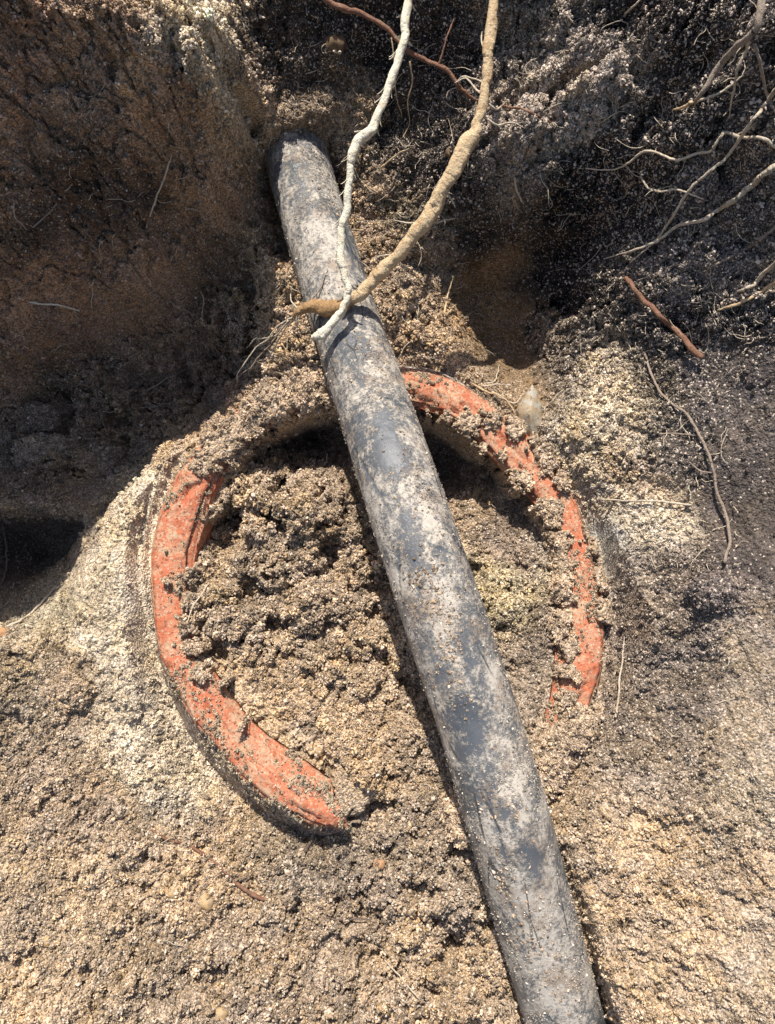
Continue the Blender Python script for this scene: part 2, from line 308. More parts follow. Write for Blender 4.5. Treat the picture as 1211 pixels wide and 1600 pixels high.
for (x, y, r) in cover_blobs:
    d = np.sqrt((jx - x) ** 2 + (jy - y) ** 2) / r
    cov = np.maximum(cov, np.where(near, sstep(1.25, .60, d), 0))
inb = sstep(1.35, 1.08, band)
capn = rw - .003 + .06 * np.maximum(band - 1.45, 0)
Wt = np.where(band < 2.6, np.minimum(Wt, capn), Wt)
under = np.minimum(Wt, rw - .010)
Wt = Wt * (1 - inb) + under * inb
on = rw + .0012 + .0065 * np.sqrt(np.clip(1 - band ** 2 * .8, 0, 1)) + .0050 * b2 * (.2 + i2) + .003 * b3 + .0012 * b4
Wt = np.where(trench > 0, np.minimum(Wt, Wt * (1 - trench) + (rw - .034) * trench), Wt)
cvr = cov * sstep(1.45, 1.1, band)
Wt = np.where(cvr > 0, np.maximum(Wt, Wt * (1 - cvr) + on * cvr), Wt)
# soil just outside the lower left of the rim stands back from it
def blob(x, y, r, soft=.5):
    return sstep(1 + soft, 1 - soft, np.sqrt((PX - x) ** 2 + (PY - y) ** 2) / r)

# ------------------------------------------------------------------ black pipe path
pipe_px = [(446,175,.75),(458,222,.738),(478,300,.720),(508,400,.700),(545,520,.672),(586,640,.628),(619,740,.592),(662,870,.570),(706,1000,.560),(755,1150,.556),(791,1270,.553),(827,1400,.564),(856,1500,.573),(886,1610,.584),(925,1760,.60),(955,1900,.61)]
PC = catmull([cpt(*p) for p in pipe_px], 900)
PR = 0.0300
# soil never pokes through the pipe's upper side, apart from the sand banked on its right near the bottom
pb = np.full(CU.shape, 9.0); pi_ = np.zeros(CU.shape, int)
for k in range(0, 900, 3):
    d = (CU - PC[k, 0]) ** 2 + (CV - PC[k, 1]) ** 2
    m = d < pb; pb[m] = d[m]; pi_[m] = k
pd = up2(np.sqrt(pb), U, V); pw = up2(PC[pi_, 2], U, V); pk = up2(pi_.astype(float), U, V)
sidew = pw - .006 - sstep(.020, .034, pd) * 0
inp = sstep(.040, .031, pd)
lower = pw - .012
sel = (pk > 62)
Wt = np.where(sel, Wt * (1 - inp) + np.minimum(Wt, lower) * inp, Wt)
# the pipe goes into the bank: soil laps over its far end
lap = sstep(1.15, .75, np.sqrt(((PX - 455 + 18 * n1) / 78) ** 2 + ((PY - 176 + 24 * n2) / 84) ** 2))
Wt = np.where(lap > 0, np.maximum(Wt, Wt * (1 - lap) + (pw + PR * 1.12 + .010 + .007 * b2 + .003 * b3) * lap), Wt)
# sand banked up against the right side near the bottom
bank = sstep(1.2, .5, np.sqrt(((PX - 945) / 60) ** 2 + ((PY - 1440) / 150) ** 2))
Wt = np.where(bank > 0, np.maximum(Wt, Wt * (1 - bank) + (pw - .004 + .004 * b2) * bank), Wt)

# ------------------------------------------------------------------ materials
def newmat(name):
    m = bpy.data.materials.new(name); m.use_nodes = True
    nt = m.node_tree
    return m, nt, nt.nodes['Principled BSDF']
def mixc(nt, a, b, fac, bt='MIX'):
    x = nt.nodes.new('ShaderNodeMix'); x.data_type = 'RGBA'; x.blend_type = bt
    for s, val in ((6, a), (7, b), (0, fac)):
        if hasattr(val, 'links'): nt.links.new(val, x.inputs[s])
        elif s == 0: x.inputs[0].default_value = val
        else: x.inputs[s].default_value = (*val, 1)
    return x.outputs[2]
def mth(nt, op, a, b=0.0, c=None, clamp=False):
    x = nt.nodes.new('ShaderNodeMath'); x.operation = op; x.use_clamp = clamp
    for i, val in enumerate((a, b) if c is None else (a, b, c)):
        if hasattr(val, 'links'): nt.links.new(val, x.inputs[i])
        else: x.inputs[i].default_value = val
    return x.outputs[0]
def attr(nt, name, typ='GEOMETRY'):
    x = nt.nodes.new('ShaderNodeAttribute'); x.attribute_name = name; x.attribute_type = typ
    return x
def objco(nt):
    return nt.nodes.new('ShaderNodeTexCoord').outputs['Object']
def noise(nt, scale, detail=3, rough=.6, co=None, dist=0):
    x = nt.nodes.new('ShaderNodeTexNoise'); x.inputs['Scale'].default_value = scale
    x.inputs['Detail'].default_value = detail; x.inputs['Roughness'].default_value = rough; x.inputs['Distortion'].default_value = dist
    if co is not None: nt.links.new(co, x.inputs['Vector'])
    return x.outputs['Fac']
def voro(nt, scale, co=None, feature='F1'):
    x = nt.nodes.new('ShaderNodeTexVoronoi'); x.inputs['Scale'].default_value = scale; x.feature = feature
    if co is not None: nt.links.new(co, x.inputs['Vector'])
    return x
def rng_map(nt, val, a, b, c=0., d=1.):
    x = nt.nodes.new('ShaderNodeMapRange'); nt.links.new(val, x.inputs[0])
    for i, q in enumerate((a, b, c, d)): x.inputs[i + 1].default_value = q
    return x.outputs[0]
def bump(nt, h, strength, dist, normal=None):
    x = nt.nodes.new('ShaderNodeBump'); x.inputs['Strength'].default_value = strength; x.inputs['Distance'].default_value = dist
    nt.links.new(h, x.inputs['Height'])
    if normal is not None: nt.links.new(normal, x.inputs['Normal'])
    return x.outputs[0]

def soil_material(name, typ):
    m, nt, b = newmat(name)
    co = objco(nt)
    a = attr(nt, 'soil', typ)
    v = voro(nt, 820 if typ == 'GEOMETRY' else 1.2, co)
    sep = nt.nodes.new('ShaderNodeSeparateColor'); nt.links.new(v.outputs['Color'], sep.inputs[0])
    r = sep.outputs[0]; g = sep.outputs[1]; bl = sep.outputs[2]
    if typ == 'INSTANCER':
        pa = attr(nt, 'grain', 'GEOMETRY')
        r = mth(nt, 'FRACT', mth(nt, 'ADD', pa.outputs['Fac'], attr(nt, 'rnd', 'INSTANCER').outputs['Fac']))
        g = mth(nt, 'FRACT', mth(nt, 'MULTIPLY', r, 17.3)); bl = mth(nt, 'FRACT', mth(nt, 'MULTIPLY', r, 41.7))
    spk = a.outputs['Alpha'] if typ == 'GEOMETRY' else attr(nt, 'spk', 'INSTANCER').outputs['Fac']
    # brightness jitter per grain
    hsv = nt.nodes.new('ShaderNodeHueSaturation')
    nt.links.new(a.outputs['Color'], hsv.inputs['Color'])
    nt.links.new(rng_map(nt, r, 0, 1, .45, 1.48), hsv.inputs['Value'])
    nt.links.new(rng_map(nt, g, 0, 1, .72, 1.15), hsv.inputs['Saturation'])
    c = hsv.outputs[0]
    # pale quartz grains
    lim = mth(nt, 'SUBTRACT', 1.0, mth(nt, 'MULTIPLY', spk, .62))
    isq = mth(nt, 'GREATER_THAN', bl, lim)
    c = mixc(nt, c, (.62, .52, .43), mth(nt, 'MULTIPLY', isq, .82))
    # dark humus grains
    isd = mth(nt, 'LESS_THAN', bl, .11)
    c = mixc(nt, c, (.045, .034, .028), mth(nt, 'MULTIPLY', isd, .6))
    nt.links.new(c, b.inputs['Base Color'])
    b.inputs['Roughness'].default_value = .82
    b.inputs['Specular IOR Level'].default_value = .25
    if typ == 'GEOMETRY':
        h = mth(nt, 'SUBTRACT', 1.0, v.outputs['Distance'])
        v2 = voro(nt, 420, co)
        h2 = mth(nt, 'SUBTRACT', 1.0, v2.outputs['Distance'])
        n1 = bump(nt, mth(nt, 'ADD', h, mth(nt, 'MULTIPLY', h2, 1.6)), .9, .0009)
        nt.links.new(n1, b.inputs['Normal'])
    return m
M_soil = soil_material('soil', 'GEOMETRY')
M_crumb = soil_material('soil_crumb', 'INSTANCER')

# ------------------------------------------------------------------ linking helpers
def setp(o, label=None, cat=None, group=None, kind=None):
    if label: o['label'] = label
    if cat: o['category'] = cat
    if group: o['group'] = group
    if kind: o['kind'] = kind
    return o
def mesh_obj(name, verts, faces, mat, parent=None, base=None, smooth=True, attrs=None):
    """verts in world coordinates; origin at base"""
    verts = np.asarray(verts, np.float32)
    if base is None:
        base = np.array([verts[:, 0].mean(), verts[:, 1].mean(), verts[:, 2].min()])
    base = np.asarray(base, float)
    loc = base.copy()
    me = bpy.data.meshes.new(name)
    fa = np.asarray(faces, np.int32)
    k = fa.shape[1]
    me.vertices.add(len(verts)); me.vertices.foreach_set('co', (verts - base.astype(np.float32)).ravel())
    me.loops.add(fa.size); me.loops.foreach_set('vertex_index', fa.ravel())
    me.polygons.add(len(fa)); me.polygons.foreach_set('loop_start', np.arange(0, fa.size, k, dtype=np.int32))
    me.update(calc_edges=True)
    me.polygons.foreach_set('use_smooth', np.full(len(fa), smooth))
    me.materials.append(mat)
    for nm, arr in (attrs or {}).items():
        if arr.ndim == 2:
            at = me.attributes.new(nm, 'FLOAT_COLOR', 'POINT'); at.data.foreach_set('color', arr.astype(np.float32).ravel())
        else:
            at = me.attributes.new(nm, 'FLOAT', 'POINT'); at.data.foreach_set('value', arr.astype(np.float32))
    o = bpy.data.objects.new(name, me); COL.objects.link(o)
    if parent is not None:
        o.parent = parent
        o.location = base - np.array(parent['_base'])
    else:
        o.location = loc
    o['_base'] = tuple(base)
    return o
def empty(name, base):
    o = bpy.data.objects.new(name, None); COL.objects.link(o); o.location = base; o['_base'] = tuple(base); o.empty_display_size = .02
    return o

# ------------------------------------------------------------------ terrain objects
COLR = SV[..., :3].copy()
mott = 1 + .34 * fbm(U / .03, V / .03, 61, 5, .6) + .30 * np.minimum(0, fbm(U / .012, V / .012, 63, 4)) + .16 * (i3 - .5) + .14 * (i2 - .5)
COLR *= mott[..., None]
warm = fbm(U / .018, V / .018, 66, 3)
COLR[..., 0] *= 1 + .06 * warm; COLR[..., 2] *= 1 - .16 * warm
# ochre lumps in the sand
och = (i2 > .95) & (COLR0 > .415)
COLR[och] = COLR[och] * .72 + np.array((.50, .34, .14)) * .28
COLR = np.clip(COLR, .012, .75)
# under soil lying on the rim use fill colour
cm = (cvr > .2)[..., None]
COLR = np.where(cm, np.array((.47, .345, .23)) * mott[..., None], COLR)
ALPHA = np.clip(SV[..., 3] * (1.0), 0, 1)
if True:
    XYZ = W(np.stack([U, V, Wt], -1))
ATT = np.concatenate([COLR, ALPHA[..., None]], -1)
def edge_line(pts, x):
    xs = [p[0] for p in pts]; ys = [p[1] for p in pts]
    return np.interp(x, xs, ys)
# parts of the setting: inside the clay rim, bank above, floor below
ang_in = np.zeros_like(U, bool)
from_poly = [tuple(p[:2]) for p in RC[::12]]
fillm = up2(inside(from_poly, CU, CV).astype(float), U, V) > .5
wall_edge = [(-900,860),(0,850),(110,815),(200,735),(340,630),(410,590),(480,560),(600,570),(740,590),(860,600),(940,600),(1050,690),(1110,900),(1211,930),(2500,930)]
wallm = (PY < edge_line(wall_edge, PX)) & ~fillm
def sub_terrain(name, fm):
    f = fm[:-1, :-1]
    jj, ii = np.nonzero(f)
    idx = np.arange(NU * NV).reshape(NV, NU)
    q = np.stack([idx[jj, ii], idx[jj, ii + 1], idx[jj + 1, ii + 1], idx[jj + 1, ii]], 1)
    used, inv = np.unique(q, return_inverse=True)
    o = mesh_obj(name, XYZ.reshape(-1, 3)[used], inv.reshape(-1, 4), M_soil, base=(0, 0, 0), attrs={'soil': ATT.reshape(-1, 4)[used]})
    o['kind'] = 'structure'
    return o
leftm = wallm & (PX < 452)
sub_terrain('pit_wall_left', leftm)
sub_terrain('pit_wall_right', wallm & ~leftm)
sub_terrain('pit_floor', ~wallm & ~fillm)
fo = sub_terrain('soil_fill', fillm)
fo['kind'] = 'stuff'; fo['label'] = 'crumbly tan soil filling the broken clay pipe'; fo['category'] = 'soil'

# normals of the sheet
dwu = np.gradient(Wt, axis=1) / np.gradient(ua)[None, :]
dwv = np.gradient(Wt, axis=0) / np.gradient(va)[:, None]
NRM = np.stack([-dwu, -dwv, np.ones_like(U)], -1); NRM /= np.linalg.norm(NRM, axis=-1, keepdims=True)
def surf(px, py):
    """distance at which the sight line through this photograph point meets the soil"""
    Ds = np.arange(.36, .9, .001)
    u = (px - 605.5) / F * Ds; v = (800 - py) / F * Ds
    i = np.clip(np.searchsorted(ua, u), 0, NU - 1); j = np.clip(np.searchsorted(va, v), 0, NV - 1)
    hit = Wt[j, i] >= -Ds
    return Ds[np.argmax(hit)] if hit.any() else .6

# ------------------------------------------------------------------ grain clusters
def ico(sub):
    bm = bmesh.new(); bmesh.ops.create_icosphere(bm, subdivisions=sub, radius=1)
    v = np.array([x.co[:] for x in bm.verts]); f = np.array([[q.index for q in p.verts] for p in bm.faces]); bm.free()
    return v, f
ICO1, ICO2, ICO3 = ico(1), ico(2), ico(3)
smoothp = False
PROTO = bpy.data.collections.new('crumb_prototypes')
def cluster(k, ngr, seed):
    r = np.random.default_rng(seed)
    vs, fs, gr = [], [], []
    off = 0
    for i in range(ngr):
        d = r.normal(size=3); d /= np.linalg.norm(d)
        rad = 1.0 if ngr == 1 else r.uniform(.12, .34)
        c = d * (0 if ngr == 1 else r.uniform(.35, .95)) * np.array((1, 1, .85))
        V0, F0 = ICO1 if ngr > 1 else ICO1
        q = V0 * rad * r.uniform(.6, 1.35, 3) * (1 + .30 * r.normal(size=(len(V0), 1)).clip(-1, 1)) + c
        vs.append(q); fs.append(F0 + off); gr.append(np.full(len(q), r.random())); off += len(q)
    me_o = mesh_obj('crumb', np.vstack(vs), np.vstack(fs), M_crumb, base=(0, 0, 0), smooth=False, attrs={'grain': np.concatenate(gr)})
    COL.objects.unlink(me_o)
    PROTO.objects.link(me_o)
    me_o.name = 'crumb_%02d' % k
    return me_o
for k in range(7): cluster(k, 26 + 3 * k, 900 + k)
for k in range(7, 10): cluster(k, 1, 900 + k)

def gn_tree():
    ng = bpy.data.node_groups.new('scatter', 'GeometryNodeTree')
    ng.interface.new_socket('Geometry', in_out='INPUT', socket_type='NodeSocketGeometry')
    ng.interface.new_socket('Geometry', in_out='OUTPUT', socket_type='NodeSocketGeometry')
    N = ng.nodes; L = ng.links
    gi = N.new('NodeGroupInput'); go = N.new('NodeGroupOutput')
    iop = N.new('GeometryNodeInstanceOnPoints')
    ci = N.new('GeometryNodeCollectionInfo'); ci.inputs['Collection'].default_value = PROTO
    ci.inputs['Separate Children'].default_value = True; ci.inputs['Reset Children'].default_value = True
    def na(nm, t):
        x = N.new('GeometryNodeInputNamedAttribute'); x.data_type = t; x.inputs['Name'].default_value = nm
        return x.outputs[0]
    m2p = N.new('GeometryNodeMeshToPoints')
    L.new(gi.outputs[0], m2p.inputs[0]); L.new(m2p.outputs[0], iop.inputs['Points'])
    L.new(ci.outputs[0], iop.inputs['Instance'])
    iop.inputs['Pick Instance'].default_value = True
    L.new(na('pick', 'INT'), iop.inputs['Instance Index'])
    e2r = N.new('FunctionNodeEulerToRotation')
    L.new(na('rot', 'FLOAT_VECTOR'), e2r.inputs[0]); L.new(e2r.outputs[0], iop.inputs['Rotation'])
    L.new(na('size', 'FLOAT'), iop.inputs['Scale'])
    L.new(iop.outputs[0], go.inputs[0])
    return ng
GN = gn_tree()
def scatter(name, pts, size, col, spk, pick, label, cat='soil'):
    me = bpy.data.meshes.new(name)
    n_ = len(pts)
    me.vertices.add(n_); me.vertices.foreach_set('co', np.asarray(pts, np.float32).ravel())
    def fa(nm, t, key, arr):
        a_ = me.attributes.new(nm, t, 'POINT'); a_.data.foreach_set(key, arr.ravel())
    fa('size', 'FLOAT', 'value', size.astype(np.float32))
    fa('rot', 'FLOAT_VECTOR', 'vector', rng.uniform(0, 6.28, (n_, 3)).astype(np.float32))
    fa('pick', 'INT', 'value', pick.astype(np.int32))
    c4 = np.concatenate([np.clip(col, .01, .8), np.ones((n_, 1))], 1).astype(np.float32)
    fa('soil', 'FLOAT_COLOR', 'color', c4)
    fa('spk', 'FLOAT', 'value', spk.astype(np.float32))
    fa('rnd', 'FLOAT', 'value', rng.random(n_).astype(np.float32))
    o = bpy.data.objects.new(name, me); COL.objects.link(o)
    md = o.modifiers.new('scatter', 'NODES'); md.node_group = GN
    setp(o, label, cat, kind='stuff')
    return o

vis = (PX > -60) & (PX < 1270) & (PY > -70) & (PY < 1680)
notpipe = ~((pd < .030) & (pk > 62) & (pw + .004 > Wt))
den = (DENS * vis * notpipe).ravel()
den = np.where(((inb > .5) & (cvr < .3)).ravel(), 0, den)
den *= np.hypot(1, np.sqrt(dwu ** 2 + dwv ** 2).clip(0, 3)).ravel()
NCR = 300000
pr = den / den.sum()
ids = rng.choice(len(pr), NCR, p=pr)
flatW = Wt.ravel()
su = U.ravel()[ids] + rng.uniform(-.5, .5, NCR) * STEP; sv_ = V.ravel()[ids] + rng.uniform(-.5, .5, NCR) * STEP
nn = NRM.reshape(-1, 3)[ids]
q = rng.random(NCR)
single = rng.random(NCR) < .55
size = np.where(single, rng.uniform(.0003, .00065, NCR), .0009 + .0030 * q ** 4.5)
amid = A_mid.ravel()[ids]
size *= np.where(single, 1, .55 + .6 * amid)
off = size * rng.uniform(-.1, .6, NCR)
ctr = np.stack([su, sv_, flatW[ids]], 1) + nn * off[:, None]
col = COLR.reshape(-1, 3)[ids] * rng.uniform(.65, 1.35, (NCR, 1))
pick = np.where(single, rng.integers(7, 10, NCR), rng.integers(0, 7, NCR))
spk = ALPHA.ravel()[ids]
wid = np.where(fillm.ravel()[ids], 2, np.where(wallm.ravel()[ids], 0, 1))
for k, (nm, lb) in enumerate((('wall_crumbs', 'loose dark soil crumbs clinging to the banks of the pit'), ('floor_crumbs', 'loose tan sand crumbs covering the floor of the pit'), ('fill_crumbs', 'loose crumbs on the soil inside the clay pipe'))):
    s = wid == k
    scatter(nm, W(ctr[s]), size[s], col[s], spk[s], pick[s], lb)

# ------------------------------------------------------------------ clay pipe
m, nt, b = newmat('terracotta')
co = objco(nt)
base_c = mixc(nt, (.38, .105, .052), (.49, .165, .085), noise(nt, 60, 4, .6, co))
base_c = mixc(nt, base_c, (.38, .10, .05), rng_map(nt, noise(nt, 130, 4, .7, co), .55, .75))
dust = mth(nt, 'MULTIPLY', rng_map(nt, noise(nt, 75, 6, .75, co), .47, .66), .72)
base_c = mixc(nt, base_c, (.40, .29, .19), dust)
film = mth(nt, 'MULTIPLY', mth(nt, 'GREATER_THAN', mth(nt, 'ADD', noise(nt, 420, 5, .85, co), mth(nt, 'MULTIPLY', noise(nt, 45, 4, .7, co), .9)), 1.0), .7)
base_c = mixc(nt, base_c, (.44, .34, .225), film)
vv = voro(nt, 650, co)
sp = nt.nodes.new('ShaderNodeSeparateColor'); nt.links.new(vv.outputs['Color'], sp.inputs[0])
base_c = mixc(nt, base_c, (.50, .40, .30), mth(nt, 'MULTIPLY', mth(nt, 'GREATER_THAN', sp.outputs[0], .90), .5))
base_c = mixc(nt, base_c, (.20, .07, .04), mth(nt, 'MULTIPLY', mth(nt, 'LESS_THAN', sp.outputs[1], .07), .8))
nt.links.new(base_c, b.inputs['Base Color']); b.inputs['Roughness'].default_value = .8; b.inputs['Specular IOR Level'].default_value = .3
nt.links.new(bump(nt, noise(nt, 500, 4, .7, co), .8, .0012, bump(nt, noise(nt, 90, 5, .65, co), .7, .003)), b.inputs['Normal'])
M_clay = m
m, nt, b = newmat('salt_glaze')
co = objco(nt)
base_c = mixc(nt, (.060, .040, .035), (.13, .075, .055), noise(nt, 45, 4, .6, co))
s1 = mth(nt, 'GREATER_THAN', noise(nt, 330, 5, .75, co), .545)
gate = rng_map(nt, noise(nt, 38, 3, .6, co), .30, .46)
base_c = mixc(nt, base_c, (.55, .50, .45), mth(nt, 'MULTIPLY', s1, gate))
nt.links.new(base_c, b.inputs['Base Color']); b.inputs['Roughness'].default_value = .38
nt.links.new(bump(nt, noise(nt, 330, 5, .75, co), .7, .001), b.inputs['Normal'])
M_glaze = m

CEN = RC[::20].mean(0)
def section(k):
    """cross-section of the clay wall at station k, from the inner back edge over the face to the outer back edge"""
    o_, i_ = RO[k], RI[k]
    e = (o_ - i_); L_ = np.linalg.norm(e); e /= L_
    z = np.array((0, 0, 1.0))
    dirx = (RC[k, 0] - CEN[0]) * -.33 + (RC[k, 1] - CEN[1]) * -.94
    ll = max(0., min(1., dirx / .16 + .12))
    dep = np.array((.018 * (1 - ll) - .034 * ll, .016 * (1 - ll) - .040 * ll, -.072))
    pts = []
    for t in (1., .6, .3, .12, .04): pts.append((i_ + dep * t, 0))
    r = .0085
    for a_ in (10, 35, 60, 80): 
        a_ = math.radians(a_); pts.append((i_ + e * r * (1 - math.cos(a_)) + z * (-r + r * math.sin(a_)), 0))
    for t in np.linspace(.14, .86, 13): pts.append((i_ + e * L_ * t + z * .0070 * math.sin(math.pi * t) ** .8, 1))
    for a_ in (80, 60, 35, 10):
        a_ = math.radians(a_); pts.append((o_ - e * r * (1 - math.cos(a_)) + z * (-r + r * math.sin(a_)), 1))
    no = len(pts) - 1
    for t in (.06, .12, .2, .35, .6, 1.): pts.append((o_ + dep * t - z * r * .6, 2))
    return pts, no
secs = [section(k) for k in range(NR)]
no = secs[0][1]
RV = np.array([[p[0] for p in s[0]] for s in secs])
kk, mm = RV.shape[:2]
tu = np.linspace(0, 1, kk)[:, None] * 1.15 + np.zeros((1, mm)); tv = np.linspace(0, .15, mm)[None, :] + np.zeros((kk, 1))
dn = fbm(tu / .02, tv / .02, 501, 5, .6) * .0028 + fbm(tu / .004, tv / .004, 502, 3) * .0007
chips = sstep(.25, .5, fbm(tu / .035, tv / .012, 512, 3)) * .004
fac_w = np.clip(1 - np.abs(np.arange(mm) - 15) / 12, 0, 1)
RV[..., 2] += dn - chips * 1.0
RV[..., 0] += fbm(tu / .03, tv / .05, 503, 4) * .0016; RV[..., 1] += fbm(tu / .03, tv / .05, 504, 4) * .0016
# ragged broken end at the first stations
tan0 = RC[8] - RC[0]; tan0 /= np.linalg.norm(tan0)
jag = (.005 * vnoise(np.arange(mm) / 3.1, np.zeros(mm), 520) + .004 * vnoise(np.arange(mm) / 1.1, np.zeros(mm), 521))
for k in range(0, 14):
    RV[k] += tan0 * (jag * (1 - k / 14))[:, None]
def grid_faces(k, m_, off=0):
    a_ = np.arange(k - 1)[:, None] * m_ + np.arange(m_ - 1)[None, :] + off
    a_ = a_.ravel()
    return np.stack([a_, a_ + 1, a_ + m_ + 1, a_ + m_], 1)
cpbase = W(RC[200] + np.array((0, 0, -.08)))
clay = empty('clay_pipe', cpbase)
setp(clay, 'broken orange terracotta pipe end, a buried ring filled with soil under the black pipe', 'clay pipe')
rimv = W(RV[:, :no + 1])
# cap of the broken end
capc = rimv[0].mean(0)
vv_ = np.vstack([rimv.reshape(-1, 3)])
mesh_obj('broken_rim', vv_, grid_faces(kk, no + 1), M_clay, parent=clay)
mesh_obj('glazed_outside', W(RV[:, no:]).reshape(-1, 3), grid_faces(kk, mm - no), M_glaze, parent=clay)
endv = W(RV[0]); c0 = endv.mean(0) + W(np.array([tan0 * 0]))[0] * 0
ev = np.vstack([endv, (endv * .5 + c0 * .5) + rng.normal(0, .0012, endv.shape), c0[None]])
ef = []
for i in range(mm):
    j = (i + 1) % mm
    ef += [(i, j, mm + j), (i, mm + j, mm + i), (mm + i, mm + j, 2 * mm)]
mesh_obj('fracture_face', ev, np.array(ef), M_clay, parent=clay)

# ------------------------------------------------------------------ black pipe
m, nt, b = newmat('dusty_black_plastic')
co = objco(nt)
at_ = attr(nt, 'along')   # metres along the pipe, round the pipe
sepv = nt.nodes.new('ShaderNodeSeparateColor'); nt.links.new(at_.outputs['Color'], sepv.inputs[0])
comb = nt.nodes.new('ShaderNodeCombineXYZ'); nt.links.new(mth(nt, 'MULTIPLY', sepv.outputs[0], .22), comb.inputs[0]); nt.links.new(sepv.outputs[1], comb.inputs[1])
stretch = comb.outputs[0]
plast = mixc(nt, (.035, .040, .050), (.085, .098, .115), noise(nt, 30, 4, .6, co))
big = noise(nt, 17, 4, .62, co, .6)
mid_ = noise(nt, 85, 5, .72, co, .3)
fine = noise(nt, 330, 5, .85, co)
streak = noise(nt, 55, 4, .7, stretch, .5)
dsum = mth(nt, 'ADD', mth(nt, 'MULTIPLY', big, 1.05), mth(nt, 'MULTIPLY', mid_, 1.1))
dsum = mth(nt, 'ADD', dsum, mth(nt, 'MULTIPLY', fine, 1.7))
dsum = mth(nt, 'ADD', dsum, mth(nt, 'MULTIPLY', streak, .55))
dsum = mth(nt, 'ADD', dsum, mth(nt, 'MULTIPLY', mth(nt, 'SUBTRACT', sepv.outputs[2], .5), .9))
dust = rng_map(nt, dsum, 2.03, 2.33)
dcol = mixc(nt, (.48, .415, .335), (.76, .68, .57), noise(nt, 300, 4, .7, co))
dcol = mixc(nt, dcol, (.38, .28, .19), rng_map(nt, noise(nt, 40, 5, .7, co), .50, .62))
c = mixc(nt, plast, dcol, mth(nt, 'MULTIPLY', dust, .80))
film = mth(nt, 'MULTIPLY', rng_map(nt, big, .3, .6), .28)
c = mixc(nt, c, (.30, .30, .31), film)
# lengthwise scratches
scr = voro(nt, 38, stretch, 'DISTANCE_TO_EDGE')
smask = mth(nt, 'MULTIPLY', mth(nt, 'LESS_THAN', scr.outputs['Distance'], .018), rng_map(nt, noise(nt, 22, 2, .5, co), .55, .62))
c = mixc(nt, c, (.03, .036, .042), mth(nt, 'MULTIPLY', smask, .8))
nt.links.new(c, b.inputs['Base Color'])
nt.links.new(rng_map(nt, dust, 0, 1, .34, .85), b.inputs['Roughness'])
b.inputs['Specular IOR Level'].default_value = .5
nt.links.new(bump(nt, mth(nt, 'ADD', dust, mth(nt, 'MULTIPLY', fine, .8)), .6, .0009, bump(nt, streak, .3, .0018)), b.inputs['Normal'])
M_pipe = m

NS = 900; NC = 128
T = np.gradient(PC, axis=0); T /= np.linalg.norm(T, axis=1, keepdims=True)
Zc = np.array((0, 0, 1.0))
side = np.cross(T, Zc); side /= np.linalg.norm(side, axis=1, keepdims=True)
front = np.cross(side, T)
th = np.linspace(0, 2 * math.pi, NC, endpoint=False)   # 0 = towards viewer, pi/2 = right
s_al = np.concatenate([[0], np.cumsum(np.linalg.norm(np.diff(PC, axis=0), axis=1))])
SA, TH = np.meshgrid(s_al, th, indexing='ij')
rad = PR * (1 + .010 * fbm(SA / .09, np.cos(TH) * .8, 601, 3) + .012 * fbm(SA / .05, np.sin(TH) * 1.3 + 9, 602, 3)) + .0004 * fbm(SA / .006, TH * 5, 603, 3)
def pipe_mark(px, py):
    """station and angle of a photograph point on the pipe"""
    pp = 605.5 + F * PC[:, 0] / (-PC[:, 2]); qq = 800 - F * PC[:, 1] / (-PC[:, 2])
    k = int(np.argmin((pp - px) ** 2 + (qq - py) ** 2))
    sx = F * side[k, 0] / (-PC[k, 2]); sy = -F * side[k, 1] / (-PC[k, 2])
    o_ = ((px - pp[k]) * sx + (py - qq[k]) * sy) / (sx * sx + sy * sy) / PR
    return s_al[k], math.asin(max(-.98, min(.98, o_)))
gouge = np.zeros_like(rad); bare = np.zeros_like(rad)
THs = np.where(TH > math.pi, TH - 2 * math.pi, TH)
def line_mark(p0, p1, wid, dep, lift=0.3):
    s0, a0 = pipe_mark(*p0); s1, a1 = pipe_mark(*p1)
    x = SA; y = THs * PR; x0, y0, x1, y1 = s0, a0 * PR, s1, a1 * PR
    L2 = (x1 - x0) ** 2 + (y1 - y0) ** 2 + 1e-9
    t = np.clip(((x - x0) * (x1 - x0) + (y - y0) * (y1 - y0)) / L2, 0, 1)
    sd_ = ((x - x0) * (y1 - y0) - (y - y0) * (x1 - x0)) / math.sqrt(L2)
    d = np.sqrt((x - x0 - t * (x1 - x0)) ** 2 + (y - y0 - t * (y1 - y0)) ** 2)
    wig = .0009 * fbm(SA / .008, SA * 0 + p0[0], 650, 3)
    d = np.sqrt((x - x0 - t * (x1 - x0) + wig) ** 2 + (y - y0 - t * (y1 - y0) + wig * 1.5) ** 2)
    w_ = wid * .72 * (.45 + .55 * np.sin(math.pi * np.clip(t, .05, .95)))
    g_ = np.exp(-(d / w_) ** 2)
    return g_ * dep, np.exp(-(d / (w_ * 1.5)) ** 2)
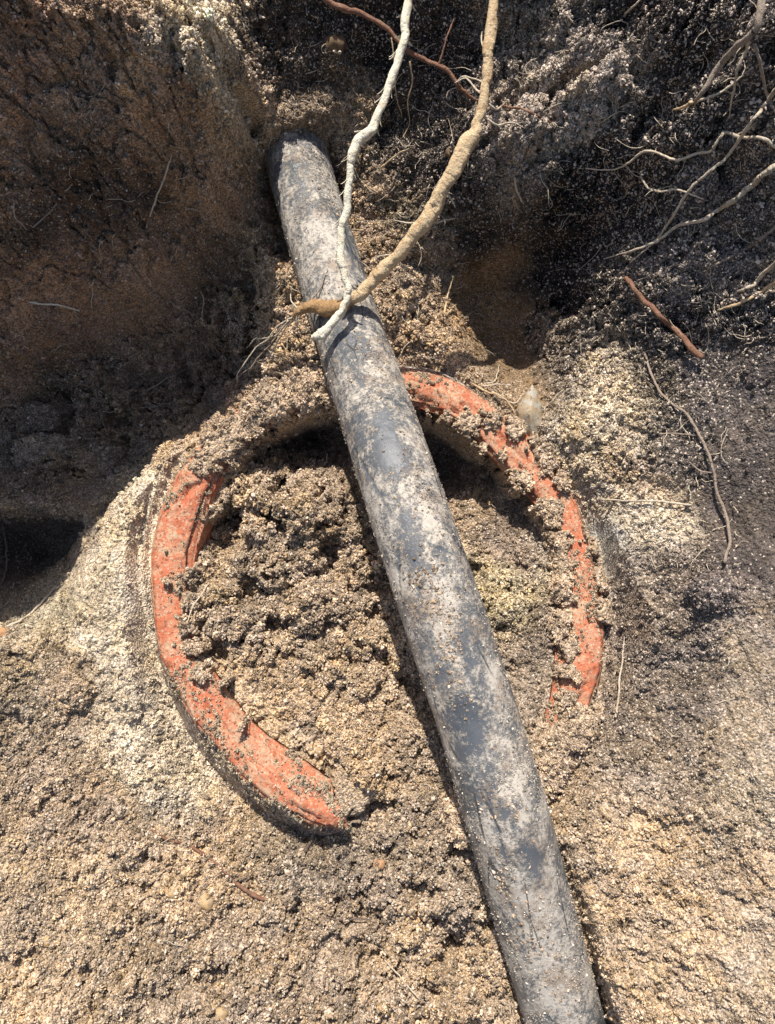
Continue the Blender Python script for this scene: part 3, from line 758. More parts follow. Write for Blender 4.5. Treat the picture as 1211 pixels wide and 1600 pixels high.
for p0, p1, w_, dep in [((655,690),(668,800),.0016,.0015),((668,715),(690,760),.0012,.0009),((690,845),(728,900),.0013,.0015),((690,905),(712,922),.0018,.0028),((648,872),(628,900),.0013,.0016),
    ((572,712),(590,700),.0016,.0018),((425,235),(440,262),.0012,.0012),((470,435),(498,470),.0012,.0009),((795,1205),(822,1300),.0014,.0016),((848,1340),(858,1420),.0012,.0012),((866,1350),(870,1400),.0009,.0009),
    ((505,436),(535,442),.0016,.0016),((580,560),(595,640),.0012,.0007),((770,1300),(790,1340),.0012,.0008),
    ((838,1592),(880,1568),.0014,.0022),((880,1568),(892,1520),.0012,.0020),((482,320),(520,330),.0012,.0008),((420,330),(455,430),.0013,.0010)]:
    g_, bb = line_mark(p0, p1, w_, dep)
    gouge += g_ * .8; bare = np.maximum(bare, bb * .6 * (.4 + 1.2 * vnoise(SA / .004, THs * PR / .002, 640)))
for (px, py, ru, rv_, amt) in [(620,735,.014,.0085,1.3),(600,700,.011,.008,1.),(478,430,.013,.006,.8),(466,400,.012,.005,.8),(785,1315,.012,.006,.95),(700,1010,.02,.005,.35),(745,1010,.030,.006,.5),(640,690,.02,.010,.55),(760,1110,.022,.007,.55),(655,830,.016,.009,.6),(680,870,.012,.006,.5),(800,1150,.02,.004,.5),(808,1420,.010,.007,.3),(930,1510,.015,.008,.5),(570,560,.03,.008,.35),(500,300,.02,.01,.15),(672,1120,.012,.006,.4),(835,1550,.012,.006,.4)]:
    s0, a0 = pipe_mark(px, py)
    bare = np.maximum(bare, amt * np.exp(-((SA - s0) / ru) ** 2 - ((THs - a0) * PR / rv_) ** 2))
for (px, py, ru, rv_, amt) in [(700,960,.02,.012,.35),(620,810,.03,.015,.35),(820,1360,.03,.02,.3),(560,630,.02,.012,.35),(450,300,.03,.01,.25),(740,1210,.03,.015,.3),(855,1480,.03,.02,.3),(540,540,.02,.02,.2)]:
    s0, a0 = pipe_mark(px, py)
    bare -= amt * np.exp(-((SA - s0) / ru) ** 2 - ((THs - a0) * PR / rv_) ** 2)
rad -= gouge
PV = PC[:, None, :] + rad[..., None] * (np.cos(TH)[..., None] * front[:, None, :] + np.sin(TH)[..., None] * side[:, None, :] * -1)
if ((PV[400, NC // 4] - PC[400])[0]) < 0:
    PV = PC[:, None, :] + rad[..., None] * (np.cos(TH)[..., None] * front[:, None, :] + np.sin(TH)[..., None] * side[:, None, :])
a_ = np.arange(NS - 1)[:, None] * NC + np.arange(NC)[None, :]
b_ = np.arange(NS - 1)[:, None] * NC + (np.arange(NC)[None, :] + 1) % NC
pf = np.stack([a_.ravel(), b_.ravel(), (b_ + NC).ravel(), (a_ + NC).ravel()], 1)
along = np.stack([SA, THs * PR + 1, np.clip(.5 - bare * .5, 0, 1), np.ones_like(SA)], -1).reshape(-1, 4)
bp = mesh_obj('black_pipe', W(PV).reshape(-1, 3), pf, M_pipe, attrs={'along': along})
setp(bp, 'scratched black plastic pipe dusted with sand, lying across the broken clay pipe', 'pipe')

# sand grains stuck to the black pipe and the clay rim
NG = 14000
dmask = fbm(SA / .02, THs * PR / .012, 701, 4) * .5 + .5 - bare
pw_ = np.clip(dmask - .35, 0.02, 1) ** 1.5 * (np.cos(TH) > -.3)
pr_ = (pw_ / pw_.sum()).ravel()
gi = rng.choice(len(pr_), NG, p=pr_)
gp = PV.reshape(-1, 3)[gi] + rng.normal(0, .0005, (NG, 3))
gs = rng.uniform(.0002, .00042, NG) + .0008 * rng.random(NG) ** 16
scatter('grains_on_black_pipe', W(gp), gs, np.array((.50, .43, .34)) * rng.uniform(.5, 1.3, (NG, 1)), np.full(NG, .2), rng.integers(7, 10, NG), 'pale sand grains stuck on the black pipe', 'sand')
mk = []
for (px, py, ru, rv_, cnt) in [(455,236,.004,.010,260),(485,240,.003,.006,120),(430,245,.004,.005,120),(712,1000,.010,.006,120),(690,905,.012,.008,200),(740,1040,.02,.006,90),(610,780,.02,.01,120),(455,330,.02,.006,80),(845,1330,.012,.004,90),(680,960,.015,.008,120),(530,500,.01,.01,60),(800,1250,.02,.01,90),(850,1440,.03,.01,200),(545,600,.02,.01,80)]:
    s0, a0 = pipe_mark(px, py)
    ks = np.clip(np.searchsorted(s_al, s0 + rng.normal(0, ru, cnt)), 0, NS - 1); ts = a0 + rng.normal(0, rv_, cnt) / PR
    sg = 1 if (PV[400, NC // 4] - PC[400])[0] > 0 else -1
    js = np.round((ts % (2 * math.pi)) / (2 * math.pi) * NC).astype(int) % NC
    mk.append(PV[ks, js])
mk = np.vstack(mk)
scatter('mud_on_black_pipe', W(mk), .0004 + .0012 * rng.random(len(mk)) ** 3, np.array((.34, .25, .17)) * rng.uniform(.6, 1.5, (len(mk), 1)), np.full(len(mk), .1), rng.integers(0, 10, len(mk)), 'small brown mud crumbs caked on the black pipe', 'soil')
NG = 9000
cl = fbm(tu / .03, tv / .03, 711, 4) + .5
cl[:, :5] = 0
wgt = np.clip(cl - .35, .015, 1) ** 2; wgt[:, :7] *= .3
gi = rng.choice(wgt.size, NG, p=(wgt / wgt.sum()).ravel())
gp = RV.reshape(-1, 3)[gi] + rng.normal(0, .0009, (NG, 3)) + np.array((0, 0, .0004))
big_ = rng.random(NG) < .16
gs = np.where(big_, rng.uniform(.0010, .0022, NG), rng.uniform(.0004, .0008, NG))
scatter('crumbs_on_clay_pipe', W(gp), gs, np.array((.38, .30, .20)) * rng.uniform(.6, 1.3, (NG, 1)), np.full(NG, .1), np.where(big_, rng.integers(0, 7, NG), rng.integers(7, 10, NG)), 'loose soil crumbs lying on the orange clay rim', 'soil')

# ------------------------------------------------------------------ roots
def root_mat(name, c1, c2, c3, sc_=180, rough=.6, dirt=.75):
    m, nt, b = newmat(name)
    co = objco(nt)
    c = mixc(nt, c1, c2, rng_map(nt, noise(nt, sc_, 5, .7, co), .35, .65))
    c = mixc(nt, c, c3, rng_map(nt, noise(nt, sc_ * .45, 4, .7, co), .56, .70))
    nt.links.new(c, b.inputs['Base Color']); b.inputs['Roughness'].default_value = rough
    b.inputs['Specular IOR Level'].default_value = .3
    c = mixc(nt, c, tuple(x * .35 for x in c3), mth(nt, 'MULTIPLY', rng_map(nt, noise(nt, sc_ * 2.6, 5, .8, co), .58, .66), dirt))
    nt.links.new(c, b.inputs['Base Color'])
    soilm = mth(nt, 'MULTIPLY', mth(nt, 'GREATER_THAN', noise(nt, sc_ * 2.2, 5, .8, co), .62), dirt)
    c = mixc(nt, c, (.16, .115, .08), soilm)
    nt.links.new(c, b.inputs['Base Color'])
    nt.links.new(bump(nt, noise(nt, sc_ * 3, 5, .75, co), 1.0, .0022), b.inputs['Normal'])
    return m
M_cream = root_mat('cream_root', (.90, .84, .70), (.86, .77, .58), (.74, .60, .42), dirt=.2)
M_tan = root_mat('tan_root', (.78, .60, .38), (.62, .44, .25), (.42, .25, .12))
M_frayed = root_mat('frayed_bark', (.46, .29, .14), (.32, .18, .08), (.62, .45, .27))
M_redb = root_mat('red_brown_root', (.22, .10, .06), (.32, .18, .12), (.12, .06, .045))
M_grey = root_mat('grey_root', (.42, .34, .27), (.34, .26, .20), (.22, .16, .13))
M_pale = root_mat('pale_rootlet', (.74, .64, .50), (.62, .51, .38), (.42, .32, .22))
M_dk = root_mat('dark_rootlet', (.20, .15, .12), (.14, .10, .08), (.26, .2, .16))

def tube_mesh(C, R, nc=10, rough=.12, seed=0, flat=1.0):
    """C (n,3) in pit axes, R (n,) radii"""
    C = np.asarray(C); n_ = len(C)
    t = np.gradient(C, axis=0); t /= np.linalg.norm(t, axis=1, keepdims=True) + 1e-12
    ref = np.array((.31, .2, .93)); s_ = np.cross(t, ref); s_ /= np.linalg.norm(s_, axis=1, keepdims=True) + 1e-12
    f_ = np.cross(s_, t)
    ang = np.linspace(0, 2 * math.pi, nc, endpoint=False)
    al = np.concatenate([[0], np.cumsum(np.linalg.norm(np.diff(C, axis=0), axis=1))])
    A_, B_ = np.meshgrid(al, ang, indexing='ij')
    rr = R[:, None] * (1 + rough * (fbm(A_ / (R.mean() * 2.5 + 1e-6), np.cos(B_) * 1.2 + seed, 801 + seed, 4, .7) * 2 + .8 * fbm(A_ / (R.mean() * 6), np.sin(B_) * 4 + seed, 805, 3)))
    vs = C[:, None, :] + rr[..., None] * (np.cos(B_)[..., None] * s_[:, None] + np.sin(B_)[..., None] * f_[:, None])
    vs = vs.reshape(-1, 3)
    a_ = (np.arange(n_ - 1)[:, None] * nc + np.arange(nc)[None, :]).ravel(); b_ = (np.arange(n_ - 1)[:, None] * nc + (np.arange(nc)[None, :] + 1) % nc).ravel()
    q = np.stack([a_, b_, b_ + nc, a_ + nc], 1)
    e = len(vs)
    vs = np.vstack([vs, C[0:1] - t[0:1] * R[0] * .4, C[-1:] + t[-1:] * R[-1] * .6])
    i_ = np.arange(nc); j_ = (i_ + 1) % nc
    caps = np.vstack([np.stack([j_, i_, np.full(nc, e), np.full(nc, e)], 1)[:, :4], np.stack([i_ + (n_ - 1) * nc, j_ + (n_ - 1) * nc, np.full(nc, e + 1), np.full(nc, e + 1)], 1)])
    tris = np.vstack([q[:, [0, 1, 2]], q[:, [0, 2, 3]], caps[:, :3]])
    return vs, tris
def path3(pts, seed=0, wob=.0012, dens=3.0):
    """pts: (px, py, D or None/lift tuple)"""
    c = []
    for p in pts:
        if isinstance(p[2], str): D = surf(p[0], p[1]) - float(p[2])
        else: D = p[2]
        c.append(cpt(p[0], p[1], D))
    c = np.array(c)
    L_ = np.linalg.norm(np.diff(c, axis=0), axis=1).sum()
    m_ = int(max(8, min(700, L_ / .001 / dens * 2)))
    C = catmull(c, m_)
    s_ = np.linspace(0, L_, m_)
    for ax in range(3):
        C[:, ax] += wob * fbm(s_ / .012, np.zeros(m_) + seed * 3.3 + ax * 7, 820 + ax, 4) * (1 if ax < 2 else .6)
    return C
def root(name, pts, r0, r1, mat, label=None, cat='root', parent=None, seed=0, wob=.0012, group=None, rough=.14, nc=8, prof=None, dens=3.):
    C = path3(pts, seed, wob, dens)
    L_ = np.linalg.norm(np.diff(C, axis=0), axis=1).sum(); m_ = len(C); sl = np.linspace(0, L_, m_)
    rm = max(r0, r1) if prof is None else max(prof)
    for ax in range(3):     # small kinks between growth nodes
        C[:, ax] += rm * .55 * fbm(sl / (rm * 4 + .002), np.zeros(m_) + seed * 1.7 + ax * 5, 840 + ax, 3)
    if prof is None: R = np.linspace(r0, r1, len(C))
    else: R = np.interp(np.linspace(0, 1, len(C)), np.linspace(0, 1, len(prof)), prof)
    nodes_ = vnoise(sl / (rm * 2.2 + .0015), np.zeros(m_) + seed, 850)
    R = R * (.90 + .16 * np.maximum(0, nodes_ - .62) / .38 + .16 * nodes_)
    if r1 and r1 < r0: R = R * np.interp(np.linspace(0, 1, m_), [0, .8, 1], [1, 1, .55])
    vs, fs = tube_mesh(C, R, nc, rough, seed)
    Wv = W(vs)
    o = mesh_obj(name, Wv, fs, mat, parent=parent, base=W(C[0]))
    if parent is None: setp(o, label, cat, group)
    return o, C, R

# the cream root hanging in front
wr, wrC, wrR = root('hanging_root', [(642,-40,.585),(634,40,.588),(633,70,.588),(614,120,.590),(598,165,.592),(578,205,.595),(553,238,.598),(546,270,.600),(538,330,.606),(531,375,.611),(537,420,.615),(543,452,.618),(540,474,.620),(520,502,.622),(503,522,.624),(489,530,.626)],
   0, 0, M_cream, 'cream white root with papery flakes hanging down and ending on the black pipe', wob=.0016, nc=16, rough=.16,
   prof=[.0030,.0034,.0036,.0029,.0032,.0037,.0034,.0031,.0029,.0030,.0030,.0032,.0034,.0040,.0046,.0022], dens=.8)
wr['_base'] = tuple(W(wrC[0]))
for j in range(26):   # papery bark flakes
    k = int(len(wrC) * (.04 + .70 * j / 26 + random.uniform(-.02, .02)))
    c = wrC[k]; t = wrC[min(k + 6, len(wrC) - 1)] - c; t /= np.linalg.norm(t)
    sgn = random.choice((-1, 1)); sd_ = np.cross(t, Zc) * sgn; sd_ /= np.linalg.norm(sd_)
    L_ = random.uniform(.004, .011); r_ = wrR[k]
    pts = []
    for q_ in np.linspace(0, 1, 6):
        mid = c + sd_ * (r_ * .85 + q_ * q_ * .0042) + t * L_ * q_ + Zc * random.uniform(-.0002, .0004)
        wq = .0016 * math.sin(math.pi * (.15 + .85 * (1 - q_)) * .9)
        up_ = np.cross(t, sd_)
        pts += [mid - up_ * wq - sd_ * .0005, mid - up_ * wq * .2 + sd_ * .0003, mid + up_ * wq]
    fs = []
    for q_ in range(5):
        for z_ in range(2):
            a0 = q_ * 3 + z_; fs += [(a0, a0 + 1, a0 + 4), (a0, a0 + 4, a0 + 3)]
    mesh_obj('bark_flake', W(np.array(pts)), np.array(fs), M_cream, parent=wr)

tr, trC, trR = root('thick_root', [(776,-40,.575),(770,30,.580),(766,80,.582),(762,112,.585),(757,160,.588),(746,200,.591),(725,237,.595),(700,280,.600),(670,330,.607),(640,377,.617),(605,420,.628),(575,452,.636),(552,468,.640)],
   0, 0, M_tan, 'thick tan root curving down from the top onto the black pipe', wob=.0012, nc=18, rough=.16,
   prof=[.0037,.0040,.0044,.0042,.0039,.0041,.0052,.0056,.0056,.0054,.0053,.0054,.0056,.0054], dens=.8)
tr['_base'] = tuple(W(trC[0]))
root('frayed_end', [(556,465,.639),(535,480,.641),(512,486,.643),(492,480,.645),(474,484,.648),(462,494,.652)], 0, 0, M_frayed, parent=tr, nc=16, rough=.28, prof=[.0048,.0052,.0060,.0056,.0048,.0036,.0022], seed=4, wob=.001, dens=1.)
for j, p in enumerate([(.22,[(768,90),(752,70),(753,50)]),(.34,[(757,150),(745,140),(728,122),(710,130)]),(.36,[(760,160),(775,170),(785,165)]),(.40,[(752,180),(775,196),(800,192),(822,200)]),(.5,[(690,290),(705,310),(712,325)]),(.6,[(660,345),(640,350),(618,345)]),(.62,[(655,350),(690,345),(712,340)]),(.7,[(625,400),(610,398),(580,405)])]):
    D0 = np.interp(p[1][0][1], [-40, 110, 280, 420], [.575, .585, .60, .628])
    root('rootlet', [(x, y, D0 + .004 * i) for i, (x, y) in enumerate(p[1])], .0011, .0004, M_pale, parent=tr, seed=10 + j, nc=6)
for j, p in enumerate([[(466,490),(450,500),(438,515),(425,535),(405,560),(385,580),(352,602)],[(468,488),(455,470),(453,458)],[(466,494),(448,512),(430,540),(420,565),(412,600)],[(475,480),(490,465),(505,440),(512,420)],[(464,492),(462,510),(470,500)],
                       [(450,500),(430,525),(400,530),(385,545)],[(472,484),(500,470),(520,452)],[(462,494),(440,505),(418,530),(398,545),(372,585),(368,600)]]):
    ds = np.linspace(.648, .66, len(p)) if j in (1, 3, 4, 6) else np.linspace(.65, .70, len(p))
    root('root_fibre', [(x, y, ds[i]) for i, (x, y) in enumerate(p)], .0009, .00035, M_pale if j % 3 else M_grey, parent=tr, seed=30 + j, nc=5, wob=.0018)

red, redC, _ = root('crossing_root', [(495,-25,.585),(515,2,.59),(545,14,.59),(575,24,.595),(610,50,.60),(640,78,.605),(665,92,.61),(690,105,.61),(715,132,.615),(735,150,.62),(755,157,.625)], .0022, .0016, M_redb, 'thin dark reddish root running diagonally behind the two pale roots', seed=3, wob=.0014)
red['_base'] = tuple(W(redC[0]))
root('rootlet', [(687,102,.609),(692,80,.604),(700,55,.60),(711,28,.60)], .0009, .0005, M_redb, parent=red, seed=5)
root('rootlet', [(712,128,.613),(725,118,.606),(742,124,.60),(757,131,.596)], .0008, .0006, M_pale, parent=red, seed=6)

R_ = [ # name, points with lift above the soil, r0, r1, material, label
 ('purple_root', [(1192,-30,'.02'),(1186,20,'.02'),(1178,50,'.022'),(1145,78,'.022'),(1120,108,'.02'),(1100,140,'.018'),(1084,162,'.015')], .0026, .0019, M_grey, 'stout purplish grey root hanging from the upper right corner of the bank'),
 ('pale_root', [(1084,162,'.014'),(1105,152,'.012'),(1130,142,'.010'),(1160,118,'.008')], .0009, .0007, M_pale, 'short pale rootlet running up right from the tip of the purplish root'),
 ('pale_root', [(1080,160,'.012'),(1065,168,'.010'),(1050,172,'.006')], .0013, .0007, M_tan, 'stubby tan rootlet poking left from the tip of the purplish root'),
 ('straight_root', [(1215,135,'.012'),(1195,165,'.012'),(1178,185,'.012'),(1140,240,'.013'),(1110,268,'.013'),(1075,300,'.013'),(1050,340,'.013'),(1025,375,'.012'),(983,411,'.010')], .0013, .0009, M_pale, 'long nearly straight pale root slanting down left across the dark bank'),
 ('forked_root', [(1218,255,'.016'),(1195,270,'.016'),(1175,290,'.016'),(1150,310,'.016'),(1125,328,'.015'),(1100,343,'.015'),(1065,352,'.014'),(1035,372,'.013'),(1000,388,'.012'),(943,403,'.010')], .0021, .0010, M_pale, 'longest pale root on the dark bank, orange at its thick right end'),
 ('wavy_root', [(1215,232,'.010'),(1190,216,'.010'),(1160,215,'.012'),(1140,208,'.012'),(1125,214,'.012'),(1112,235,'.010'),(1090,238,'.010'),(1060,250,'.009'),(1035,243,'.009'),(1008,235,'.009'),(985,252,'.008'),(960,265,'.006'),(915,263,'.004')], .0011, .0008, M_pale, 'wavy white root running level across the dark bank'),
 ('thin_root', [(1170,60,'.018'),(1162,85,'.016'),(1150,110,'.014'),(1145,150,'.010'),(1140,185,'.006')], .0010, .0006, M_pale, 'thin pale root dangling just right of the purplish root'),
 ('thin_root', [(1180,70,'.018'),(1190,110,'.014'),(1200,150,'.012'),(1213,180,'.012')], .0010, .0008, M_grey, 'thin grey root dropping along the right edge above the straight root'),
 ('brown_stick', [(978,433,'.012'),(990,452,'.012'),(1008,472,'.012'),(1030,492,'.011'),(1050,510,'.011'),(1075,535,'.009'),(1098,558,'.006')], .0019, .0023, M_redb, 'short straight red-brown stick lying on the dark bank'),
 ('edge_root', [(1218,350,'.012'),(1190,372,'.012'),(1160,392,'.010'),(1120,412,'.006'),(1100,424,'.004')], .0012, .0006, M_grey, 'greyish root at the right edge, highest of three slanting together'),
 ('edge_root', [(1218,405,'.014'),(1195,425,'.014'),(1182,440,'.012'),(1165,450,'.008'),(1150,458,'.004')], .0016, .0010, M_pale, 'short kinked pale root at the right edge, middle of three slanting together'),
 ('edge_root', [(1218,438,'.012'),(1190,455,'.012'),(1160,472,'.010'),(1122,485,'.006')], .0015, .0011, M_tan, 'smooth curved tan root at the right edge, lowest of three slanting together'),
 ('trailing_root', [(1008,553,'.004'),(1020,590,'.004'),(1040,622,'.004'),(1075,650,'.005'),(1095,685,'.005'),(1112,725,'.005'),(1120,765,'.005'),(1132,800,'.006'),(1140,845,'.005'),(1132,880,'.003')], .0009, .0013, M_grey, 'long thin grey root trailing down the smooth dark right bank'),
 ('side_rootlet', [(1030,678,'.003'),(1060,678,'.003'),(1086,680,'.004')], .0007, .0005, M_grey, 'fine grey rootlet joining the trailing root from the left'),
 ('side_rootlet', [(1078,722,'.003'),(1095,735,'.004'),(1116,738,'.004')], .0007, .0005, M_grey, 'short grey rootlet below the first one beside the trailing root'),
 ('white_rootlet', [(940,780,'.004'),(975,782,'.005'),(1010,782,'.005'),(1050,785,'.004'),(1080,790,'.003')], .0007, .0009, M_pale, 'level white rootlet on pale sand right of the clay pipe'),
 ('white_rootlet', [(962,1122,'.004'),(968,1080,'.006'),(971,1040,'.006'),(977,990,'.004')], .0009, .0006, M_pale, 'upright white rootlet on the sand below the orange clay rim'),
 ('slanted_rootlet', [(985,720,'.004'),(970,760,'.005'),(955,790,'.004'),(940,815,'.003')], .0008, .0006, M_dk, 'dark rootlet slanting beside the pale sand right of the clay pipe'),
 ('white_rootlet', [(45,472,'.004'),(68,476,'.006'),(95,477,'.006'),(124,486,'.004')], .0009, .0008, M_cream, 'short bright white rootlet sticking out of the shaded brown bank'),
 ('shaded_rootlet', [(228,358,'.004'),(238,325,'.006'),(252,290,'.006'),(262,262,'.005'),(270,240,'.003')], .0008, .0006, M_pale, 'thin pale rootlet hanging on the shaded bank left of the black pipe end'),
 ('shaded_rootlet', [(50,355,'.004'),(75,335,'.004'),(92,312,'.003')], .0006, .0004, M_grey, 'faint grey rootlet high on the shaded left bank'),
 ('shaded_rootlet', [(128,500,'.003'),(135,530,'.004'),(148,560,'.004'),(155,592,'.003')], .0008, .0005, M_grey, 'grey rootlet dangling below the bright white one in shade'),
 ('shaded_rootlet', [(230,610,'.004'),(265,590,'.006'),(295,575,'.006'),(330,565,'.004')], .0008, .0006, M_grey, 'curved grey rootlet low in the shaded hollow'),
 ('corner_root', [(-15,992,'.004'),(20,975,'.006'),(45,960,'.008'),(70,935,'.008'),(97,903,'.006')], .0013, .0008, M_pale, 'pale root reaching in from the left edge at the shadow line'),
 ('corner_root', [(-5,925,'.006'),(8,895,'.008'),(10,860,'.008'),(3,820,'.006')], .0010, .0008, M_grey, 'grey root standing at the left edge in the shadow'),
 ('twig', [(694,492,'.010'),(698,465,'.02'),(703,450,'.025'),(708,432,'.03')], .0011, .0006, M_tan, 'small upright twig at the brink of the brown hollow'),
 ('twig', [(697,492,'.010'),(706,482,'.012'),(714,475,'.015')], .0007, .0004, M_tan, 'tiny twig leaning right at the brink of the brown hollow'),
 ('bent_fibre', [(762,600,'.004'),(775,592,'.010'),(780,568,'.014')], .0008, .0005, M_pale, 'upright bent fibre above the clay rim right of the black pipe'),
 ('bent_fibre', [(755,604,'.004'),(780,600,'.010'),(800,602,'.012')], .0008, .0005, M_pale, 'level fibre above the clay rim right of the black pipe'),
 ('bent_fibre', [(770,612,'.003'),(790,625,'.008'),(805,628,'.010'),(818,616,'.014')], .0008, .0006, M_pale, 'curled fibre beside the pointed grey stone'),
 ('bent_fibre', [(735,598,'.003'),(760,612,'.008'),(785,620,'.010'),(805,645,'.008')], .0008, .0006, M_tan, 'tan fibre curling over the clay rim toward the stone'),
 ('end_rootlet', [(478,1330,'.004'),(488,1308,'.010'),(492,1280,'.014'),(496,1250,'.014'),(499,1236,'.014')], .0013, .0008, M_dk, 'brown rootlet draped over the broken lower end of the clay pipe'),
 ('buried_root', [(225,1290,'.002'),(262,1310,'.003'),(300,1325,'.003'),(340,1350,'.003'),(375,1385,'.003'),(420,1410,'.002')], .0010, .0016, M_redb, 'brown root half buried in the sand below the clay pipe'),
 ('buried_root', [(425,1412,'.002'),(470,1428,'.003'),(530,1435,'.003'),(600,1440,'.002')], .0012, .0007, M_dk, 'dark root half buried in the sand left of the lower black pipe'),
 ('straw', [(598,1495,'.003'),(620,1520,'.005'),(655,1562,'.004')], .0006, .0005, M_pale, 'pale straw on the sand left of the lower black pipe'),
 ('straw', [(330,905,'.006'),(318,925,'.010'),(300,950,'.010'),(292,975,'.006')], .0006, .0005, M_pale, 'pale fibre leaning over the inner left edge of the clay rim'),
 ('hanging_fibre', [(612,60,'.02'),(618,110,'.02'),(620,150,'.018'),(628,185,'.012')], .0006, .0004, M_tan, 'fine tan fibre hanging beside the cream root'),
 ('hanging_fibre', [(640,95,'.02'),(645,130,'.02'),(636,160,'.018'),(640,190,'.012'),(630,215,'.008')], .0007, .0004, M_tan, 'wavy tan fibre hanging between the two pale roots'),
 ('spiky_rootlet', [(595,262,'.012'),(610,250,'.016'),(622,240,'.020'),(638,232,'.024')], .0010, .0006, M_tan, 'spiky rootlet poking up between the cream and the tan root'),
 ('brown_rootlet', [(785,165,'.015'),(820,172,'.014'),(850,186,'.010'),(872,198,'.006')], .0010, .0007, M_redb, 'brown rootlet running right from the thick tan root'),
 ('short_fibre', [(803,278,'.008'),(808,300,'.010'),(818,320,'.010')], .0010, .0007, M_pale, 'short pale fibre hanging on the dark bank under the bright soil'),
 ('loop_rootlet', [(1000,275,'.012'),(1012,292,'.014'),(1030,300,'.014'),(1060,298,'.014'),(1100,312,'.012')], .0008, .0007, M_pale, 'pale rootlet branching beneath the wavy root'),
 ('corner_fibre', [(978,20,'.01'),(992,8,'.014'),(1003,-4,'.014')], .0009, .0006, M_pale, 'tiny white fibre at the top edge over the dark bank'),
]
for j, (nm, pts, r0, r1, mt, lb) in enumerate(R_):
    root(nm, pts, r0, r1, mt, lb, seed=50 + j, wob=.0011, nc=7)

# countless root hairs in the dark bank and round the pipe end
vs_all, fs_all, off = [], [], 0
hair_zones = [(900,1200,20,560,300),(780,900,20,350,80),(560,700,220,480,90),(560,760,60,240,40),(640,720,360,560,40),(1000,1160,560,900,36),(420,560,60,240,40),(370,470,430,620,110),(640,760,480,600,26),(330,880,700,1150,46),(250,900,1150,1560,40),(20,400,150,650,46),(850,1000,600,900,26),(900,1180,1000,1580,26)]
for (x0, x1, y0, y1, cnt) in hair_zones:
    for _ in range(cnt):
        x = random.uniform(x0, x1); y = random.uniform(y0, y1); a0 = random.uniform(0, 6.28)
        pts = []; L_ = random.uniform(8, 26) if random.random() < .75 else random.uniform(26, 60)
        D = surf(x, y) - .001
        for q_ in range(5):
            pts.append(cpt(x, y, D - .0015 * q_ * random.random() - .001)); a0 += random.uniform(-.7, .7)
            x += math.cos(a0) * L_ / 4; y += math.sin(a0) * L_ / 4; 
            Dn = surf(x, y); D = D * .4 + min(Dn, D + .004) * .6 - .0004
        C = catmull(pts, 10)
        v_, f_ = tube_mesh(C, np.linspace(.00038, .00022, 10) * random.uniform(.8, 1.3), 4, .1, 3)
        vs_all.append(v_); fs_all.append(f_ + off); off += len(v_)
hh = mesh_obj('root_hairs', W(np.vstack(vs_all)), np.vstack(fs_all), M_pale, base=(0, 0, 0))
setp(hh, 'fine pale root hairs scattered through the banks and sand', 'root hairs', kind='stuff')

# ------------------------------------------------------------------ stones and clods
def stone_mat(name, c1, c2, sc_=90):
    m, nt, b = newmat(name); co = objco(nt)
    c = mixc(nt, c1, c2, rng_map(nt, noise(nt, sc_, 5, .7, co), .45, .55))
    c = mixc(nt, c, (.12, .09, .065), mth(nt, 'GREATER_THAN', noise(nt, sc_ * 3, 5, .8, co), .59))
    nt.links.new(c, b.inputs['Base Color']); b.inputs['Roughness'].default_value = .85
    nt.links.new(bump(nt, noise(nt, sc_ * 6, 4, .7, co), .6, .001), b.inputs['Normal'])
    return m
M_och = stone_mat('ochre_stone', (.50, .33, .15), (.42, .31, .20), 260)
M_rust = stone_mat('rust_stone', (.48, .22, .09), (.40, .25, .14))
M_shard = stone_mat('grey_stone', (.40, .37, .31), (.36, .27, .17), 120)
M_brownst = stone_mat('brown_stone', (.16, .10, .05), (.10, .065, .04))
CLOD_P, CLOD_C = [], []
ICO5 = ico(5)
def lump(name, px, py, r_px, mat, label, cat, sq=(1, 1, .8), seed=0, sink=.35, amp=.16, group=None, attrs=False):
    D = surf(px, py); r_ = r_px / F * D
    v, f = ICO5 if attrs else ICO3
    n_ = v / np.linalg.norm(v, axis=1, keepdims=True)
    d = 1 + amp * fbm(n_[:, 0] * 1.3 + n_[:, 2] * .7 + seed * 3, n_[:, 1] * 1.3 - n_[:, 2] * .9, 900 + seed, 4) * 1.6
    p = n_ * d[:, None] * r_ * np.array(sq) + cpt(px, py, D - r_ * (1 - 2 * sink) * sq[2])
    if attrs:
        bb, _i = balls(n_[:, 0] * 2.2 + n_[:, 2] + seed, n_[:, 1] * 2.2 - n_[:, 2] * .8, 940 + seed)
        p = p + n_ * ((bb - .4) * r_ * .38 + fbm(n_[:, 0] * 5 + n_[:, 2] * 3, n_[:, 1] * 5 - n_[:, 2] * 2, 950, 3) * r_ * .12)[:, None] * np.array(sq)
        pick_ = rng.choice(len(p), int(len(p) * .8)); CLOD_P.append(p[pick_]); CLOD_C.append((seed, len(pick_)))
    o = mesh_obj(name, W(p), f, mat, attrs={'soil': np.tile(np.array((.2, .15, .12, .3)), (len(p), 1))} if attrs else None)
    setp(o, label, cat, group)
    return o
